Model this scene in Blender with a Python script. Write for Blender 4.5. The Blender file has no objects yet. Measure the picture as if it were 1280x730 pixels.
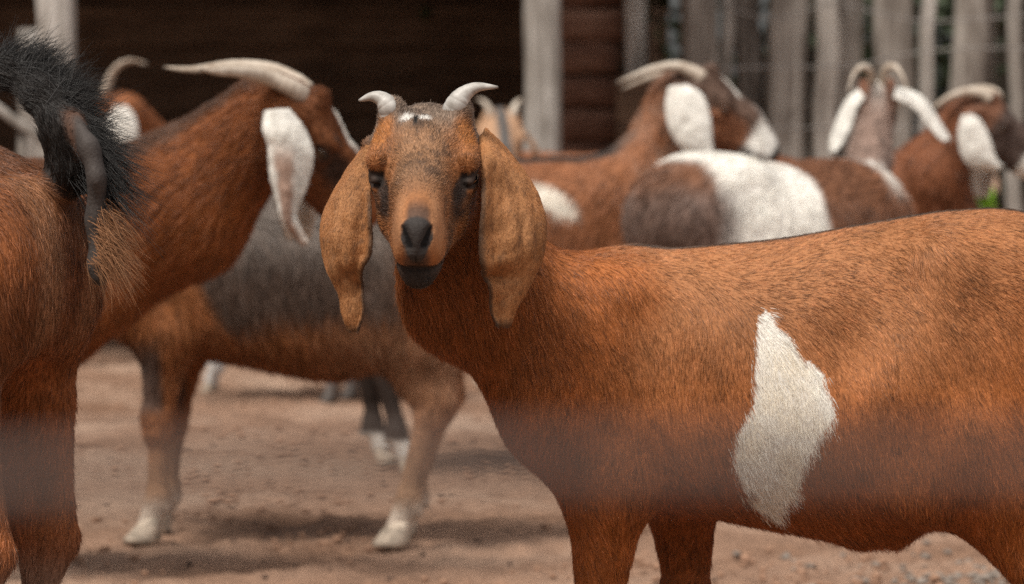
import bpy, math, random
import numpy as np
from mathutils import Vector, Matrix, noise as mnoise

random.seed(7); RNG = np.random.default_rng(7)
R = math.radians
scn = bpy.context.scene

# ------------------------------------------------------------------ camera
F_PX, HORIZON, CAM_H = 4267.0, 185.0, 0.786      # 120 mm lens on 36 mm, measured in the 1280 px frame
cam_d = bpy.data.cameras.new('camera'); cam = bpy.data.objects.new('camera', cam_d)
scn.collection.objects.link(cam); scn.camera = cam
cam.location = (0, 0, CAM_H); cam.rotation_euler = (R(90), 0, 0)
cam_d.lens = 120; cam_d.sensor_width = 36; cam_d.shift_y = -(365 - HORIZON) / 1280
cam_d.clip_start = 0.05; cam_d.clip_end = 400
cam_d.dof.use_dof = True; cam_d.dof.focus_distance = 3.78; cam_d.dof.aperture_fstop = 7.0

# ------------------------------------------------------------------ world, sun, exposure
SUN_EL, SUN_AZ = 58, -42          # azimuth measured from behind the camera towards its left
wd = bpy.data.worlds.new('World'); scn.world = wd; wd.use_nodes = True
nt = wd.node_tree; nt.nodes.clear()
o_ = nt.nodes.new('ShaderNodeOutputWorld'); bg = nt.nodes.new('ShaderNodeBackground')
sky = nt.nodes.new('ShaderNodeTexSky'); sky.sky_type = 'NISHITA'; sky.sun_disc = False
sky.sun_elevation = R(SUN_EL); sky.sun_rotation = R(180 + SUN_AZ); sky.dust_density = 4; sky.air_density = 1.2
hs = nt.nodes.new('ShaderNodeHueSaturation'); hs.inputs['Saturation'].default_value = 0.25
nt.links.new(sky.outputs[0], hs.inputs['Color']); nt.links.new(hs.outputs[0], bg.inputs[0])
bg.inputs[1].default_value = 0.06; nt.links.new(bg.outputs[0], o_.inputs[0])
sl = bpy.data.lights.new('sun', 'SUN'); sl.energy = 2.8; sl.angle = R(20); sl.color = (1.0, 0.95, 0.87)
so = bpy.data.objects.new('sun', sl); scn.collection.objects.link(so)
_az = R(SUN_AZ); _el = R(SUN_EL)
_dir = Vector((math.sin(_az) * math.cos(_el), -math.cos(_az) * math.cos(_el), math.sin(_el)))   # towards the sun
so.rotation_euler = _dir.to_track_quat('Z', 'Y').to_euler()
so.location = (0, 0, 12)
scn.view_settings.view_transform = 'Standard'; scn.view_settings.look = 'None'
scn.view_settings.exposure = 0.64; scn.view_settings.gamma = 1.0; scn.view_settings.use_curve_mapping = False
scn.render.engine = 'CYCLES'
scn.cycles.use_denoising = False
scn.cycles.max_bounces = 8; scn.cycles.diffuse_bounces = 4; scn.cycles.glossy_bounces = 3
scn.cycles_curves.shape = 'RIBBONS'; scn.cycles_curves.subdivisions = 2

# ------------------------------------------------------------------ helpers
COL = scn.collection
def W(px, py, d):
    """world point at depth d seen at that place of the 1280x730 frame"""
    return np.array([(px - 640) / F_PX * d, d, CAM_H - (py - HORIZON) / F_PX * d])
def nrm(v):
    v = np.asarray(v, float); return v / (np.linalg.norm(v) + 1e-12)
def tag(o, label=None, cat=None, group=None, kind=None):
    if label: o['label'] = label
    if cat: o['category'] = cat
    if group: o['group'] = group
    if kind: o['kind'] = kind
    return o
def empty(name, loc):
    o = bpy.data.objects.new(name, None); COL.objects.link(o); o.location = loc; o.empty_display_size = .1
    return o
def mesh_obj(name, V, Fc, mat, parent=None, smooth=True, attrs=None, base=None):
    me = bpy.data.meshes.new(name)
    V = np.asarray(V, float)
    if base is not None: V = V - np.asarray(base)
    if isinstance(Fc, np.ndarray) and Fc.ndim == 2:
        n, k = Fc.shape
        me.vertices.add(len(V)); me.vertices.foreach_set('co', V.astype(np.float32).ravel())
        me.loops.add(n * k); me.loops.foreach_set('vertex_index', Fc.astype(np.int32).ravel())
        me.polygons.add(n); me.polygons.foreach_set('loop_start', np.arange(0, n * k, k, dtype=np.int32))
        me.polygons.foreach_set('loop_total', np.full(n, k, dtype=np.int32))
        me.update(calc_edges=True); me.validate()
    else:
        me.from_pydata(V.tolist(), [], [list(map(int, f)) for f in Fc]); me.update()
    me.polygons.foreach_set('use_smooth', np.full(len(me.polygons), smooth, dtype=bool))
    for nm, (ty, arr) in (attrs or {}).items():
        at = me.attributes.new(nm, ty, 'POINT')
        at.data.foreach_set('color' if ty == 'FLOAT_COLOR' else 'value', np.ascontiguousarray(arr, dtype=np.float32).ravel())
    if mat is not None: me.materials.append(mat)
    o = bpy.data.objects.new(name, me); COL.objects.link(o)
    if parent is not None: o.parent = parent
    return o
def rgba(c): return np.concatenate([c, np.ones((len(c), 1))], 1)

# value noise -------------------------------------------------------
def _hash(i, j, k, s):
    n = (i * 374761393 + j * 668265263 + k * 2147483647 + s * 974634777) & 0xffffffff
    n = ((n ^ (n >> 13)) * 1274126177) & 0xffffffff
    n = ((n ^ (n >> 16)) * 2246822519) & 0xffffffff
    return ((n ^ (n >> 15)) & 0xffff) / 65535.0
def vnoise(p, f, seed=0):
    p = np.asarray(p, float) * f
    i = np.floor(p).astype(np.int64); u = p - i; u = u * u * (3 - 2 * u)
    r = 0
    for dx in (0, 1):
        for dy in (0, 1):
            for dz in (0, 1):
                h = _hash(i[:, 0] + dx, i[:, 1] + dy, i[:, 2] + dz, seed)
                r = r + h * (u[:, 0] if dx else 1 - u[:, 0]) * (u[:, 1] if dy else 1 - u[:, 1]) * (u[:, 2] if dz else 1 - u[:, 2])
    return r
def fbm(p, f, seed=0, oct=3):
    a, s, t = .5, 0, 0
    for k in range(oct):
        s = s + a * vnoise(p, f * 2 ** k, seed + k); t += a; a *= .5
    return s / t
def sstep(a, b, x):
    t = np.clip((x - a) / (b - a), 0, 1); return t * t * (3 - 2 * t)
def mixc(c, d, m):
    m = np.asarray(m)[:, None] if np.ndim(m) else m
    return c * (1 - m) + np.asarray(d) * m
def spline(P, n):
    """Catmull-Rom through the rows of P, n samples"""
    P = np.asarray(P, float); m = len(P)
    Q = np.vstack([2 * P[0] - P[1], P, 2 * P[-1] - P[-2]])
    t = np.linspace(0, m - 1, n); i = np.minimum(t.astype(int), m - 2); u = (t - i)[:, None]
    a, b, c, d = Q[i], Q[i + 1], Q[i + 2], Q[i + 3]
    return .5 * (2 * b + (c - a) * u + (2 * a - 5 * b + 4 * c - d) * u ** 2 + (3 * b - a - 3 * c + d) * u ** 3)

# ------------------------------------------------------------------ implicit body surface
class Prim:
    """rounded elliptical cone a->b; radii (across, sideways)"""
    def __init__(s, a, b, ra, rb, k=.02, region='trunk', up=(0, 0, 1), flow=None, neg=False):
        s.a = np.asarray(a, float); s.b = np.asarray(b, float)
        if np.linalg.norm(s.b - s.a) < 1e-6: s.b = s.a + np.array([1e-4, 0, 0])
        ra = (ra, ra, ra) if np.isscalar(ra) else tuple(ra); rb = (rb, rb, rb) if np.isscalar(rb) else tuple(rb)
        if len(ra) == 2: ra = ra + (sum(ra) / 2,)
        if len(rb) == 2: rb = rb + (sum(rb) / 2,)
        s.ra, s.rb, s.k, s.region, s.neg = ra, rb, k, region, neg
        n = nrm(s.b - s.a); up = nrm(up)
        if abs(up @ n) > .98: up = np.array([1., 0, 0]) if abs(n[0]) < .9 else np.array([0, 1., 0])
        s.e1 = nrm(up - n * (up @ n)); s.e2 = np.cross(n, s.e1); s.n = n; s.L = np.linalg.norm(s.b - s.a)
        s.flow = n if flow is None else nrm(flow)
    def bbox(s, m):
        r = max(s.ra + s.rb) + m
        return np.minimum(s.a, s.b) - r, np.maximum(s.a, s.b) + r
    def d(s, x, y, z):
        qx, qy, qz = x - s.a[0], y - s.a[1], z - s.a[2]
        h = qx * s.n[0] + qy * s.n[1] + qz * s.n[2]
        t = np.clip(h / s.L, 0, 1)
        r1 = s.ra[0] + (s.rb[0] - s.ra[0]) * t; r2 = s.ra[1] + (s.rb[1] - s.ra[1]) * t; r3 = s.ra[2] + (s.rb[2] - s.ra[2]) * t
        qa = h - t * s.L
        q1 = qx * s.e1[0] + qy * s.e1[1] + qz * s.e1[2]; q2 = qx * s.e2[0] + qy * s.e2[1] + qz * s.e2[2]
        return (np.sqrt((q1 / r1) ** 2 + (q2 / r2) ** 2 + (qa / r3) ** 2) - 1) * np.minimum(np.minimum(r1, r2), r3)
class Trunk:
    """elliptical sections along the goat's own x axis"""
    def __init__(s, M, st, k=.02, yc=0.0):
        s.Mi = np.linalg.inv(M); s.M = M; s.k = k; s.region = 'trunk'; s.neg = False
        st = np.asarray(st, float); st = st[np.argsort(st[:, 0])]
        D = spline(st, 120); s.x = D[:, 0]; s.top = D[:, 1]; s.bot = D[:, 2]; s.hw = D[:, 3]
        s.sc = np.linalg.norm(M[:3, 0])
        s.flow = None
        c = np.array([[x, y, z, 1] for x in (s.x[0] - .1, s.x[-1] + .1) for y in (-.25, .25) for z in (s.bot.min() - .05, s.top.max() + .05)]) @ M.T
        s.lo, s.hi = c[:, :3].min(0), c[:, :3].max(0)
    def bbox(s, m): return s.lo - m, s.hi + m
    def d(s, x, y, z):
        A = s.Mi
        X = A[0, 0] * x + A[0, 1] * y + A[0, 2] * z + A[0, 3]
        Y = A[1, 0] * x + A[1, 1] * y + A[1, 2] * z + A[1, 3]
        Z = A[2, 0] * x + A[2, 1] * y + A[2, 2] * z + A[2, 3]
        top = np.interp(X, s.x, s.top); bot = np.interp(X, s.x, s.bot); hw = np.interp(X, s.x, s.hw)
        zc = bot * .54 + top * .46                          # widest a little below the middle
        hh = np.where(Z > zc, top - zc, zc - bot)
        qa = X - np.clip(X, s.x[0], s.x[-1])
        p = 2.35
        g = ((np.abs(Y) / hw) ** p + (np.abs(Z - zc) / hh) ** p + (np.abs(qa) / (.6 * hw)) ** p) ** (1 / p)
        return (g - 1) * np.minimum(hw, hh) * s.sc
def field_mesh(prims, vox, extra=None):
    lo = np.min([p.bbox(.03)[0] for p in prims if not p.neg], 0); hi = np.max([p.bbox(.03)[1] for p in prims if not p.neg], 0)
    n = np.ceil((hi - lo) / vox).astype(int) + 1
    G = np.full(n, .12, np.float32)
    ax = [(lo[i] + vox * np.arange(n[i])).astype(np.float32) for i in range(3)]
    for p in prims:
        m = max(.02, p.k * 1.6) + (.0 if p.neg else .02)
        bl, bh = p.bbox(m)
        i0 = np.clip(np.floor((bl - lo) / vox).astype(int), 0, n - 1); i1 = np.clip(np.ceil((bh - lo) / vox).astype(int) + 1, 1, n)
        if np.any(i1 <= i0): continue
        sl = tuple(slice(a, b) for a, b in zip(i0, i1))
        d = p.d(ax[0][sl[0]][:, None, None], ax[1][sl[1]][None, :, None], ax[2][sl[2]][None, None, :]).astype(np.float32)
        g = G[sl]; k = p.k
        if p.neg:
            d = -d; h = np.clip(.5 - .5 * (g - d) / k, 0, 1)
            G[sl] = g + (d - g) * h + k * h * (1 - h)
        else:
            h = np.clip(.5 + .5 * (g - d) / k, 0, 1)
            G[sl] = g + (d - g) * h - k * h * (1 - h)
    # naive surface nets
    S = G < 0
    def cube(A): return [A[dx:A.shape[0] - 1 + dx, dy:A.shape[1] - 1 + dy, dz:A.shape[2] - 1 + dz] for dx in (0, 1) for dy in (0, 1) for dz in (0, 1)]
    cs = cube(S); cnt = sum(c.astype(np.int8) for c in cs); act = (cnt > 0) & (cnt < 8)
    idx = np.full(act.shape, -1, np.int32); cells = np.argwhere(act); idx[act] = np.arange(len(cells))
    off = np.array([[dx, dy, dz] for dx in (0, 1) for dy in (0, 1) for dz in (0, 1)])
    cv = np.stack([G[cells[:, 0] + o[0], cells[:, 1] + o[1], cells[:, 2] + o[2]] for o in off], 1)
    P = np.zeros((len(cells), 3)); C = np.zeros(len(cells))
    for i in range(8):
        for j in range(i + 1, 8):
            if np.abs(off[i] - off[j]).sum() != 1: continue
            a, b = cv[:, i], cv[:, j]; m = (a < 0) != (b < 0)
            t = np.where(m, a / np.where(m, a - b, 1), 0)[:, None]
            P += np.where(m[:, None], off[i] + t * (off[j] - off[i]), 0); C += m
    V = lo + vox * (cells + P / C[:, None])
    Q = []
    for axn in range(3):
        sl0 = [slice(None)] * 3; sl1 = [slice(None)] * 3; sl0[axn] = slice(0, -1); sl1[axn] = slice(1, None)
        A, B = S[tuple(sl0)], S[tuple(sl1)]
        e = np.argwhere(A != B); u, v = [a for a in range(3) if a != axn]
        e = e[(e[:, u] > 0) & (e[:, v] > 0) & (e[:, u] < n[u] - 1) & (e[:, v] < n[v] - 1)]
        s0 = A[e[:, 0], e[:, 1], e[:, 2]]
        def c(du, dv):
            q = e.copy(); q[:, u] -= du; q[:, v] -= dv; return idx[q[:, 0], q[:, 1], q[:, 2]]
        quad = np.stack([c(1, 1), c(0, 1), c(0, 0), c(1, 0)], 1)
        if axn == 1: s0 = ~s0
        quad[~s0] = quad[~s0][:, ::-1]
        Q.append(quad)
    Q = np.concatenate(Q); Q = Q[(Q >= 0).all(1)]
    # a little relaxation
    E = np.concatenate([Q[:, [0, 1]], Q[:, [1, 2]], Q[:, [2, 3]], Q[:, [3, 0]]])
    for _ in range(3):
        acc = np.zeros_like(V); ct = np.zeros(len(V))
        for k in range(3):
            acc[:, k] = np.bincount(E[:, 0], V[E[:, 1], k], len(V)) + np.bincount(E[:, 1], V[E[:, 0], k], len(V))
        ct = np.bincount(E[:, 0], minlength=len(V)) + np.bincount(E[:, 1], minlength=len(V))
        V = V * .45 + .55 * acc / np.maximum(ct, 1)[:, None]
    return V, Q
def vnormals(V, Q):
    N = np.zeros_like(V)
    fn = np.cross(V[Q[:, 2]] - V[Q[:, 0]], V[Q[:, 3]] - V[Q[:, 1]])
    for k in range(3):
        for c in range(4):
            N[:, k] += np.bincount(Q[:, c], fn[:, k], len(V))
    return N / (np.linalg.norm(N, axis=1, keepdims=True) + 1e-12)

# ------------------------------------------------------------------ materials
def new_mat(name):
    m = bpy.data.materials.new(name); m.use_nodes = True
    t = m.node_tree; return m, t, t.nodes['Principled BSDF'], t.nodes, t.links
def ramp(nodes, stops, interp='LINEAR'):
    r = nodes.new('ShaderNodeValToRGB'); r.color_ramp.interpolation = interp
    e = r.color_ramp.elements
    while len(e) < len(stops): e.new(.5)
    for el, (p, c) in zip(e, stops): el.position = p; el.color = (*c, 1)
    return r
def tex(nodes, links, kind, scale, coord='Object', vec_scale=None, **kw):
    tc = nodes.new('ShaderNodeTexCoord'); t = nodes.new(kind)
    src = tc.outputs[coord]
    if vec_scale is not None:
        mp = nodes.new('ShaderNodeMapping'); mp.inputs['Scale'].default_value = vec_scale
        links.new(src, mp.inputs[0]); src = mp.outputs[0]
    links.new(src, t.inputs['Vector'])
    t.inputs['Scale'].default_value = scale
    for k, v in kw.items(): t.inputs[k].default_value = v
    return t
def mat_coat():
    m, t, b, N, L = new_mat('short_coat')
    a = N.new('ShaderNodeAttribute'); a.attribute_name = 'coat'
    n = tex(N, L, 'ShaderNodeTexNoise', 260, Detail=3)
    mr = N.new('ShaderNodeMapRange'); mr.inputs[3].default_value = .55; mr.inputs[4].default_value = 1.35
    L.new(n.outputs['Fac'], mr.inputs[0])
    mx = N.new('ShaderNodeMix'); mx.data_type = 'RGBA'; mx.blend_type = 'MULTIPLY'; mx.inputs[0].default_value = 1
    L.new(a.outputs['Color'], mx.inputs[6]); L.new(mr.outputs[0], mx.inputs[7]); L.new(mx.outputs[2], b.inputs['Base Color'])
    b.inputs['Roughness'].default_value = .75; b.inputs['Specular IOR Level'].default_value = .25
    bp = N.new('ShaderNodeBump'); bp.inputs['Strength'].default_value = .5; bp.inputs['Distance'].default_value = .002
    L.new(n.outputs['Fac'], bp.inputs['Height']); L.new(bp.outputs[0], b.inputs['Normal'])
    return m
def mat_hair():
    m, t, b, N, L = new_mat('goat_hair')
    a = N.new('ShaderNodeAttribute'); a.attribute_name = 'hair_color'
    L.new(a.outputs['Color'], b.inputs['Base Color'])
    b.inputs['Roughness'].default_value = .38; b.inputs['Specular IOR Level'].default_value = .24
    return m
def mat_horn(name, c0, c1, sc=60):
    m, t, b, N, L = new_mat(name)
    n = tex(N, L, 'ShaderNodeTexNoise', sc, Detail=5, vec_scale=(1, 1, 1))
    r = ramp(N, [(.3, c0), (.7, c1)]); L.new(n.outputs['Fac'], r.inputs[0]); L.new(r.outputs[0], b.inputs['Base Color'])
    a = N.new('ShaderNodeAttribute'); a.attribute_name = 'tip'
    mx = N.new('ShaderNodeMix'); mx.data_type = 'RGBA'; L.new(a.outputs['Fac'], mx.inputs[0])
    L.new(r.outputs[0], mx.inputs[6]); mx.inputs[7].default_value = (.10, .08, .065, 1); L.new(mx.outputs[2], b.inputs['Base Color'])
    b.inputs['Roughness'].default_value = .5
    bp = N.new('ShaderNodeBump'); bp.inputs['Strength'].default_value = .35; bp.inputs['Distance'].default_value = .002
    L.new(n.outputs['Fac'], bp.inputs['Height']); L.new(bp.outputs[0], b.inputs['Normal'])
    return m
def mat_plain(name, c, rough=.5, spec=.5, nscale=80, var=.35, coat=0):
    m, t, b, N, L = new_mat(name)
    n = tex(N, L, 'ShaderNodeTexNoise', nscale, Detail=4)
    r = ramp(N, [(.3, tuple(x * (1 - var) for x in c)), (.7, tuple(min(1, x * (1 + var)) for x in c))])
    L.new(n.outputs['Fac'], r.inputs[0]); L.new(r.outputs[0], b.inputs['Base Color'])
    b.inputs['Roughness'].default_value = rough; b.inputs['Specular IOR Level'].default_value = spec
    b.inputs['Coat Weight'].default_value = coat
    bp = N.new('ShaderNodeBump'); bp.inputs['Strength'].default_value = .3; bp.inputs['Distance'].default_value = .003
    L.new(n.outputs['Fac'], bp.inputs['Height']); L.new(bp.outputs[0], b.inputs['Normal'])
    return m
M_COAT, M_HAIR = mat_coat(), mat_hair()
M_HORN = mat_horn('pale_horn', (.30, .275, .245), (.56, .53, .49), 90)
M_HORN2 = mat_horn('tan_horn', (.33, .25, .185), (.58, .50, .41), 40)
M_HOOF = mat_plain('pale_hoof', (.50, .41, .32), .75, .3, 45, .5)
M_HOOFD = mat_plain('dark_hoof', (.10, .085, .075), .6)
M_EYE = mat_plain('dark_amber_wet_eye', (.045, .021, .008), .2, .5, 40, .3, 0.0)
M_PUPIL = mat_plain('black_pupil', (.004, .004, .004), .1)
M_UNUSED = mat_plain('black_nose_skin', (.028, .021, .018), .42, .5, 300, .5)
M_SKIN = mat_plain('grey_bare_skin', (.16, .135, .125), .5, .4, 90, .3)

# ------------------------------------------------------------------ hair
def hair_object(name, roots, dirs, lengths, colors, normals, parent, base, r0=.00035, pts=5, lift=.25, droop=.15, clump=None, flip=.12):
    """every strand leaves the skin leaning along dirs and bends back onto it"""
    n = len(roots)
    if n == 0: return None
    jit = RNG.normal(0, flip, (n, 3)); d = dirs + jit
    d -= normals * np.sum(d * normals, 1, keepdims=True); d /= np.linalg.norm(d, axis=1, keepdims=True) + 1e-9
    lf = (lift * (.6 + .8 * RNG.random(n)))[:, None]
    t = np.linspace(0, 1, pts)[None, :, None]
    bend = RNG.normal(0, .12, (n, 1, 3))
    Lh = lengths[:, None, None]
    P = roots[:, None, :] + Lh * (d[:, None, :] * t + normals[:, None, :] * (lf[:, None] * (t - .62 * t * t)) + bend * t * t)
    P[..., 2] -= (Lh * droop * t * t)[..., 0]
    if clump is not None:                               # draw the tips of neighbours together
        key, tipmap = clump
        P = P * (1 - .0) 
    rad = (r0 * (1 - .85 * np.linspace(0, 1, pts) ** 1.5))[None, :] * (.7 + .6 * RNG.random(n))[:, None]
    cu = bpy.data.hair_curves.new(name); cu.add_curves([pts] * n)
    cu.attributes['position'].data.foreach_set('vector', (P - np.asarray(base)).astype(np.float32).ravel())
    ra = cu.attributes.get('radius') or cu.attributes.new('radius', 'FLOAT', 'POINT')
    ra.data.foreach_set('value', rad.astype(np.float32).ravel())
    ca = cu.attributes.new('hair_color', 'FLOAT_COLOR', 'CURVE')
    ca.data.foreach_set('color', rgba(np.clip(colors, .002, .95)).astype(np.float32).ravel())
    cu.materials.append(M_HAIR)
    o = bpy.data.objects.new(name, cu); COL.objects.link(o); o.parent = parent
    return o
def scatter(V, Q, n, weight=None):
    """n random points on a quad mesh; returns corner indices and weights"""
    T = np.concatenate([Q[:, [0, 1, 2]], Q[:, [0, 2, 3]]])
    ar = np.linalg.norm(np.cross(V[T[:, 1]] - V[T[:, 0]], V[T[:, 2]] - V[T[:, 0]]), axis=1)
    if weight is not None: ar = ar * weight[T].mean(1)
    c = np.cumsum(ar); k = np.searchsorted(c, RNG.random(n) * c[-1])
    u = RNG.random((n, 2)); f = u.sum(1) > 1; u[f] = 1 - u[f]
    w = np.stack([1 - u.sum(1), u[:, 0], u[:, 1]], 1)
    return T[k], w
def bary(A, T, w): return np.einsum('nk,nkc->nc', w, A[T]) if A.ndim == 2 else np.einsum('nk,nk->n', w, A[T])

# ------------------------------------------------------------------ swept parts
def tube(C, rad, nseg=14, flat=1.0, up=(0, 0, 1), cap=True):
    C = np.asarray(C, float); m = len(C)
    T = np.gradient(C, axis=0); T /= np.linalg.norm(T, axis=1, keepdims=True)
    e = nrm(np.cross(T[0], up)); V = []
    for i in range(m):
        e = nrm(e - T[i] * (e @ T[i])); f = np.cross(T[i], e)
        a = np.linspace(0, 2 * math.pi, nseg, endpoint=False)
        V.append(C[i] + rad[i] * (np.cos(a)[:, None] * e * flat + np.sin(a)[:, None] * f))
    V = np.concatenate(V); Fc = []
    for i in range(m - 1):
        for j in range(nseg):
            Fc.append((i * nseg + j, i * nseg + (j + 1) % nseg, (i + 1) * nseg + (j + 1) % nseg, (i + 1) * nseg + j))
    if cap:
        Fc.append(tuple(range(nseg))[::-1]); Fc.append(tuple((m - 1) * nseg + j for j in range(nseg)))
    return V, Fc
def horn_part(ctrl, r0, parent, base, mat, flat=.75, ridges=9, tipdark=.85, name='horn'):
    C = spline(ctrl, 110); t = np.linspace(0, 1, 110)
    rad = r0 * (1 - .9 * t ** 1.25) * (1 + .06 * np.abs(np.sin(t * ridges * math.pi)) ** .6 * (1 - t)); rad[-1] = r0 * .04
    V, Fc = tube(C, rad, 16, flat)
    tip = np.repeat(sstep(tipdark, 1.0, t), 16) * .8
    return mesh_obj(name, V, Fc, mat, parent, base=base, attrs={'tip': ('FLOAT', tip)})
def ear_part(E0, E1, camber, parent, base, colf, fur=2500, thick=.006, side_n=None, wave=0.0, folds=0, seed=0, hair_len=.006, wrinkle=.0015):
    """a drooping ear between its two edge curves, arched along side_n"""
    nt_, ns = 64, 30
    A, B = spline(E0, nt_), spline(E1, nt_); t = np.linspace(0, 1, nt_)
    s = np.linspace(0, 1, ns); n0 = nrm(side_n)
    G = A[:, None] * (1 - s)[None, :, None] + B[:, None] * s[None, :, None]
    wid = np.linalg.norm(B - A, axis=1)
    cam_ = (camber(t) if callable(camber) else camber * np.ones(nt_)) * wid
    G = G + n0 * (cam_[:, None] * (1 - (2 * s - 1) ** 2)[None, :])[..., None]
    if wave:
        S2, T2 = s[None, :], t[:, None]
        G = G + n0 * (wave * wid[:, None] * np.sin(S2 * 8 + T2 * 3 + seed))[..., None]
        if folds:
            fold = .05 * np.exp(-((S2 - .34 - .10 * np.sin(T2 * 4)) / .07) ** 2) * sstep(.05, .25, T2) * sstep(.75, .6, T2)        # long ridge
            fold = fold + .035 * np.exp(-((S2 - .70 + .12 * T2) / .06) ** 2) * sstep(.15, .35, T2) * sstep(.70, .55, T2)
            fold = fold - .13 * np.exp(-((T2 - .68 - .10 * (S2 - .5)) / .045) ** 2) * np.exp(-((S2 - folds) / .32) ** 2)                 # pinch above the tip
            fold = fold + .05 * np.exp(-((T2 - .57) / .05) ** 2) * np.exp(-((S2 - folds) / .3) ** 2)
            fold = fold + .16 * sstep(.8, 1.0, S2 if folds > .5 else 1 - S2) * sstep(.1, .3, T2)                                         # rolled edge
            G = G + n0 * (fold * wid[:, None])[..., None]
    flatG = G.reshape(-1, 3)
    G = G + n0 * ((fbm(flatG, 45, seed) - .5) * wrinkle * 4 + (fbm(flatG * np.array([2.2, 2.2, .7]), 60, seed + 5) - .5) * wrinkle * 3).reshape(nt_, ns)[..., None]
    du = np.gradient(G, axis=0); dv = np.gradient(G, axis=1); Nn = np.cross(du, dv); Nn /= np.linalg.norm(Nn, axis=2, keepdims=True) + 1e-12
    if (Nn.reshape(-1, 3) @ n0).mean() < 0: Nn = -Nn
    th = thick * (.22 + .78 * np.sqrt(np.clip(1 - (2 * s - 1) ** 2, 0, 1)))[None, :] * np.ones((nt_, 1)); th[-1] *= .4
    top = (G + Nn * th[..., None] * .5).reshape(-1, 3); botm = (G - Nn * th[..., None] * .5).reshape(-1, 3)
    V = np.concatenate([top, botm]); K = nt_ * ns; Q = []
    for i in range(nt_ - 1):
        for j in range(ns - 1):
            a = i * ns + j
            Q.append((a, a + 1, a + ns + 1, a + ns)); Q.append((K + a, K + a + ns, K + a + ns + 1, K + a + 1))
    for i in range(nt_ - 1):
        for j in (0, ns - 1):
            a, b = i * ns + j, (i + 1) * ns + j
            Q.append((a, b, K + b, K + a) if j == 0 else (a, K + a, K + b, b))
    for j in range(ns - 1):
        for i in (0, nt_ - 1):
            a, b = i * ns + j, i * ns + j + 1
            Q.append((a, K + a, K + b, b) if i == 0 else (a, b, K + b, K + a))
    Q = np.array(Q)
    # outward orientation
    Nv = vnormals(V, Q)
    if (Nv[:K] * Nn.reshape(-1, 3)).sum() < 0: Q = Q[:, ::-1].copy(); Nv = -Nv
    tt = np.tile(np.repeat(t, ns), 2); ss = np.tile(np.tile(s, nt_), 2); inner = np.repeat([0., 1.], K)
    col = colf(V, tt, ss, inner)
    o = mesh_obj('ear', V, Q, M_COAT, parent, attrs={'coat': ('FLOAT_COLOR', rgba(col))}, base=base)
    if fur:
        T, w = scatter(V, Q, fur)
        p, nn, c = bary(V, T, w), bary(Nv, T, w), bary(col, T, w)
        dn = nrm(A[-1] + B[-1] - A[0] - B[0])
        c = c * (.65 + .7 * RNG.random((fur, 1)))
        h = hair_object('ear_fur', p, np.tile(dn, (fur, 1)), hair_len * (.5 + RNG.random(fur)), c, nn, o, base, r0=min(.00028, hair_len * .06), pts=3, lift=.35, droop=.1, flip=.25)
        tag(h, kind='stuff')
    return o
def hoof_part(pos, fwd, size, parent, base, mat):
    f = nrm([fwd[0], fwd[1], 0]); l = np.array([-f[1], f[0], 0]); V = []; Fc = []
    for sd in (-1, 1):
        k0 = len(V); rings = []
        for z, ln, wd_, off, bk in ((0, 1.0, .5, .10, -.55), (.25, .97, .49, .06, -.55), (.62, .74, .43, -.04, -.52), (1.0, .5, .34, -.12, -.48), (1.25, .3, .2, -.16, -.4)):
            ring = []
            for j in range(14):
                a = 2 * math.pi * j / 14
                x = math.cos(a); y = math.sin(a)
                xx = (x * ln if x > 0 else x * -bk); yy = y * wd_ * (1 - .35 * max(x, 0) ** 2)
                ring.append(pos + size * (f * (xx + off) + l * (sd * (.53 - .06 * z) + yy * .98 - sd * .12 * max(x, 0)) ) + np.array([0, 0, z * size * .95 + .001]))
            rings.append(ring)
        for r in rings: V += r
        for i in range(len(rings) - 1):
            for j in range(14):
                Fc.append((k0 + i * 14 + j, k0 + i * 14 + (j + 1) % 14, k0 + (i + 1) * 14 + (j + 1) % 14, k0 + (i + 1) * 14 + j))
        Fc.append(tuple(k0 + j for j in range(14))[::-1]); Fc.append(tuple(k0 + (len(rings) - 1) * 14 + j for j in range(14)))
    return mesh_obj('hoof', V, Fc, mat, parent, base=base)

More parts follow.
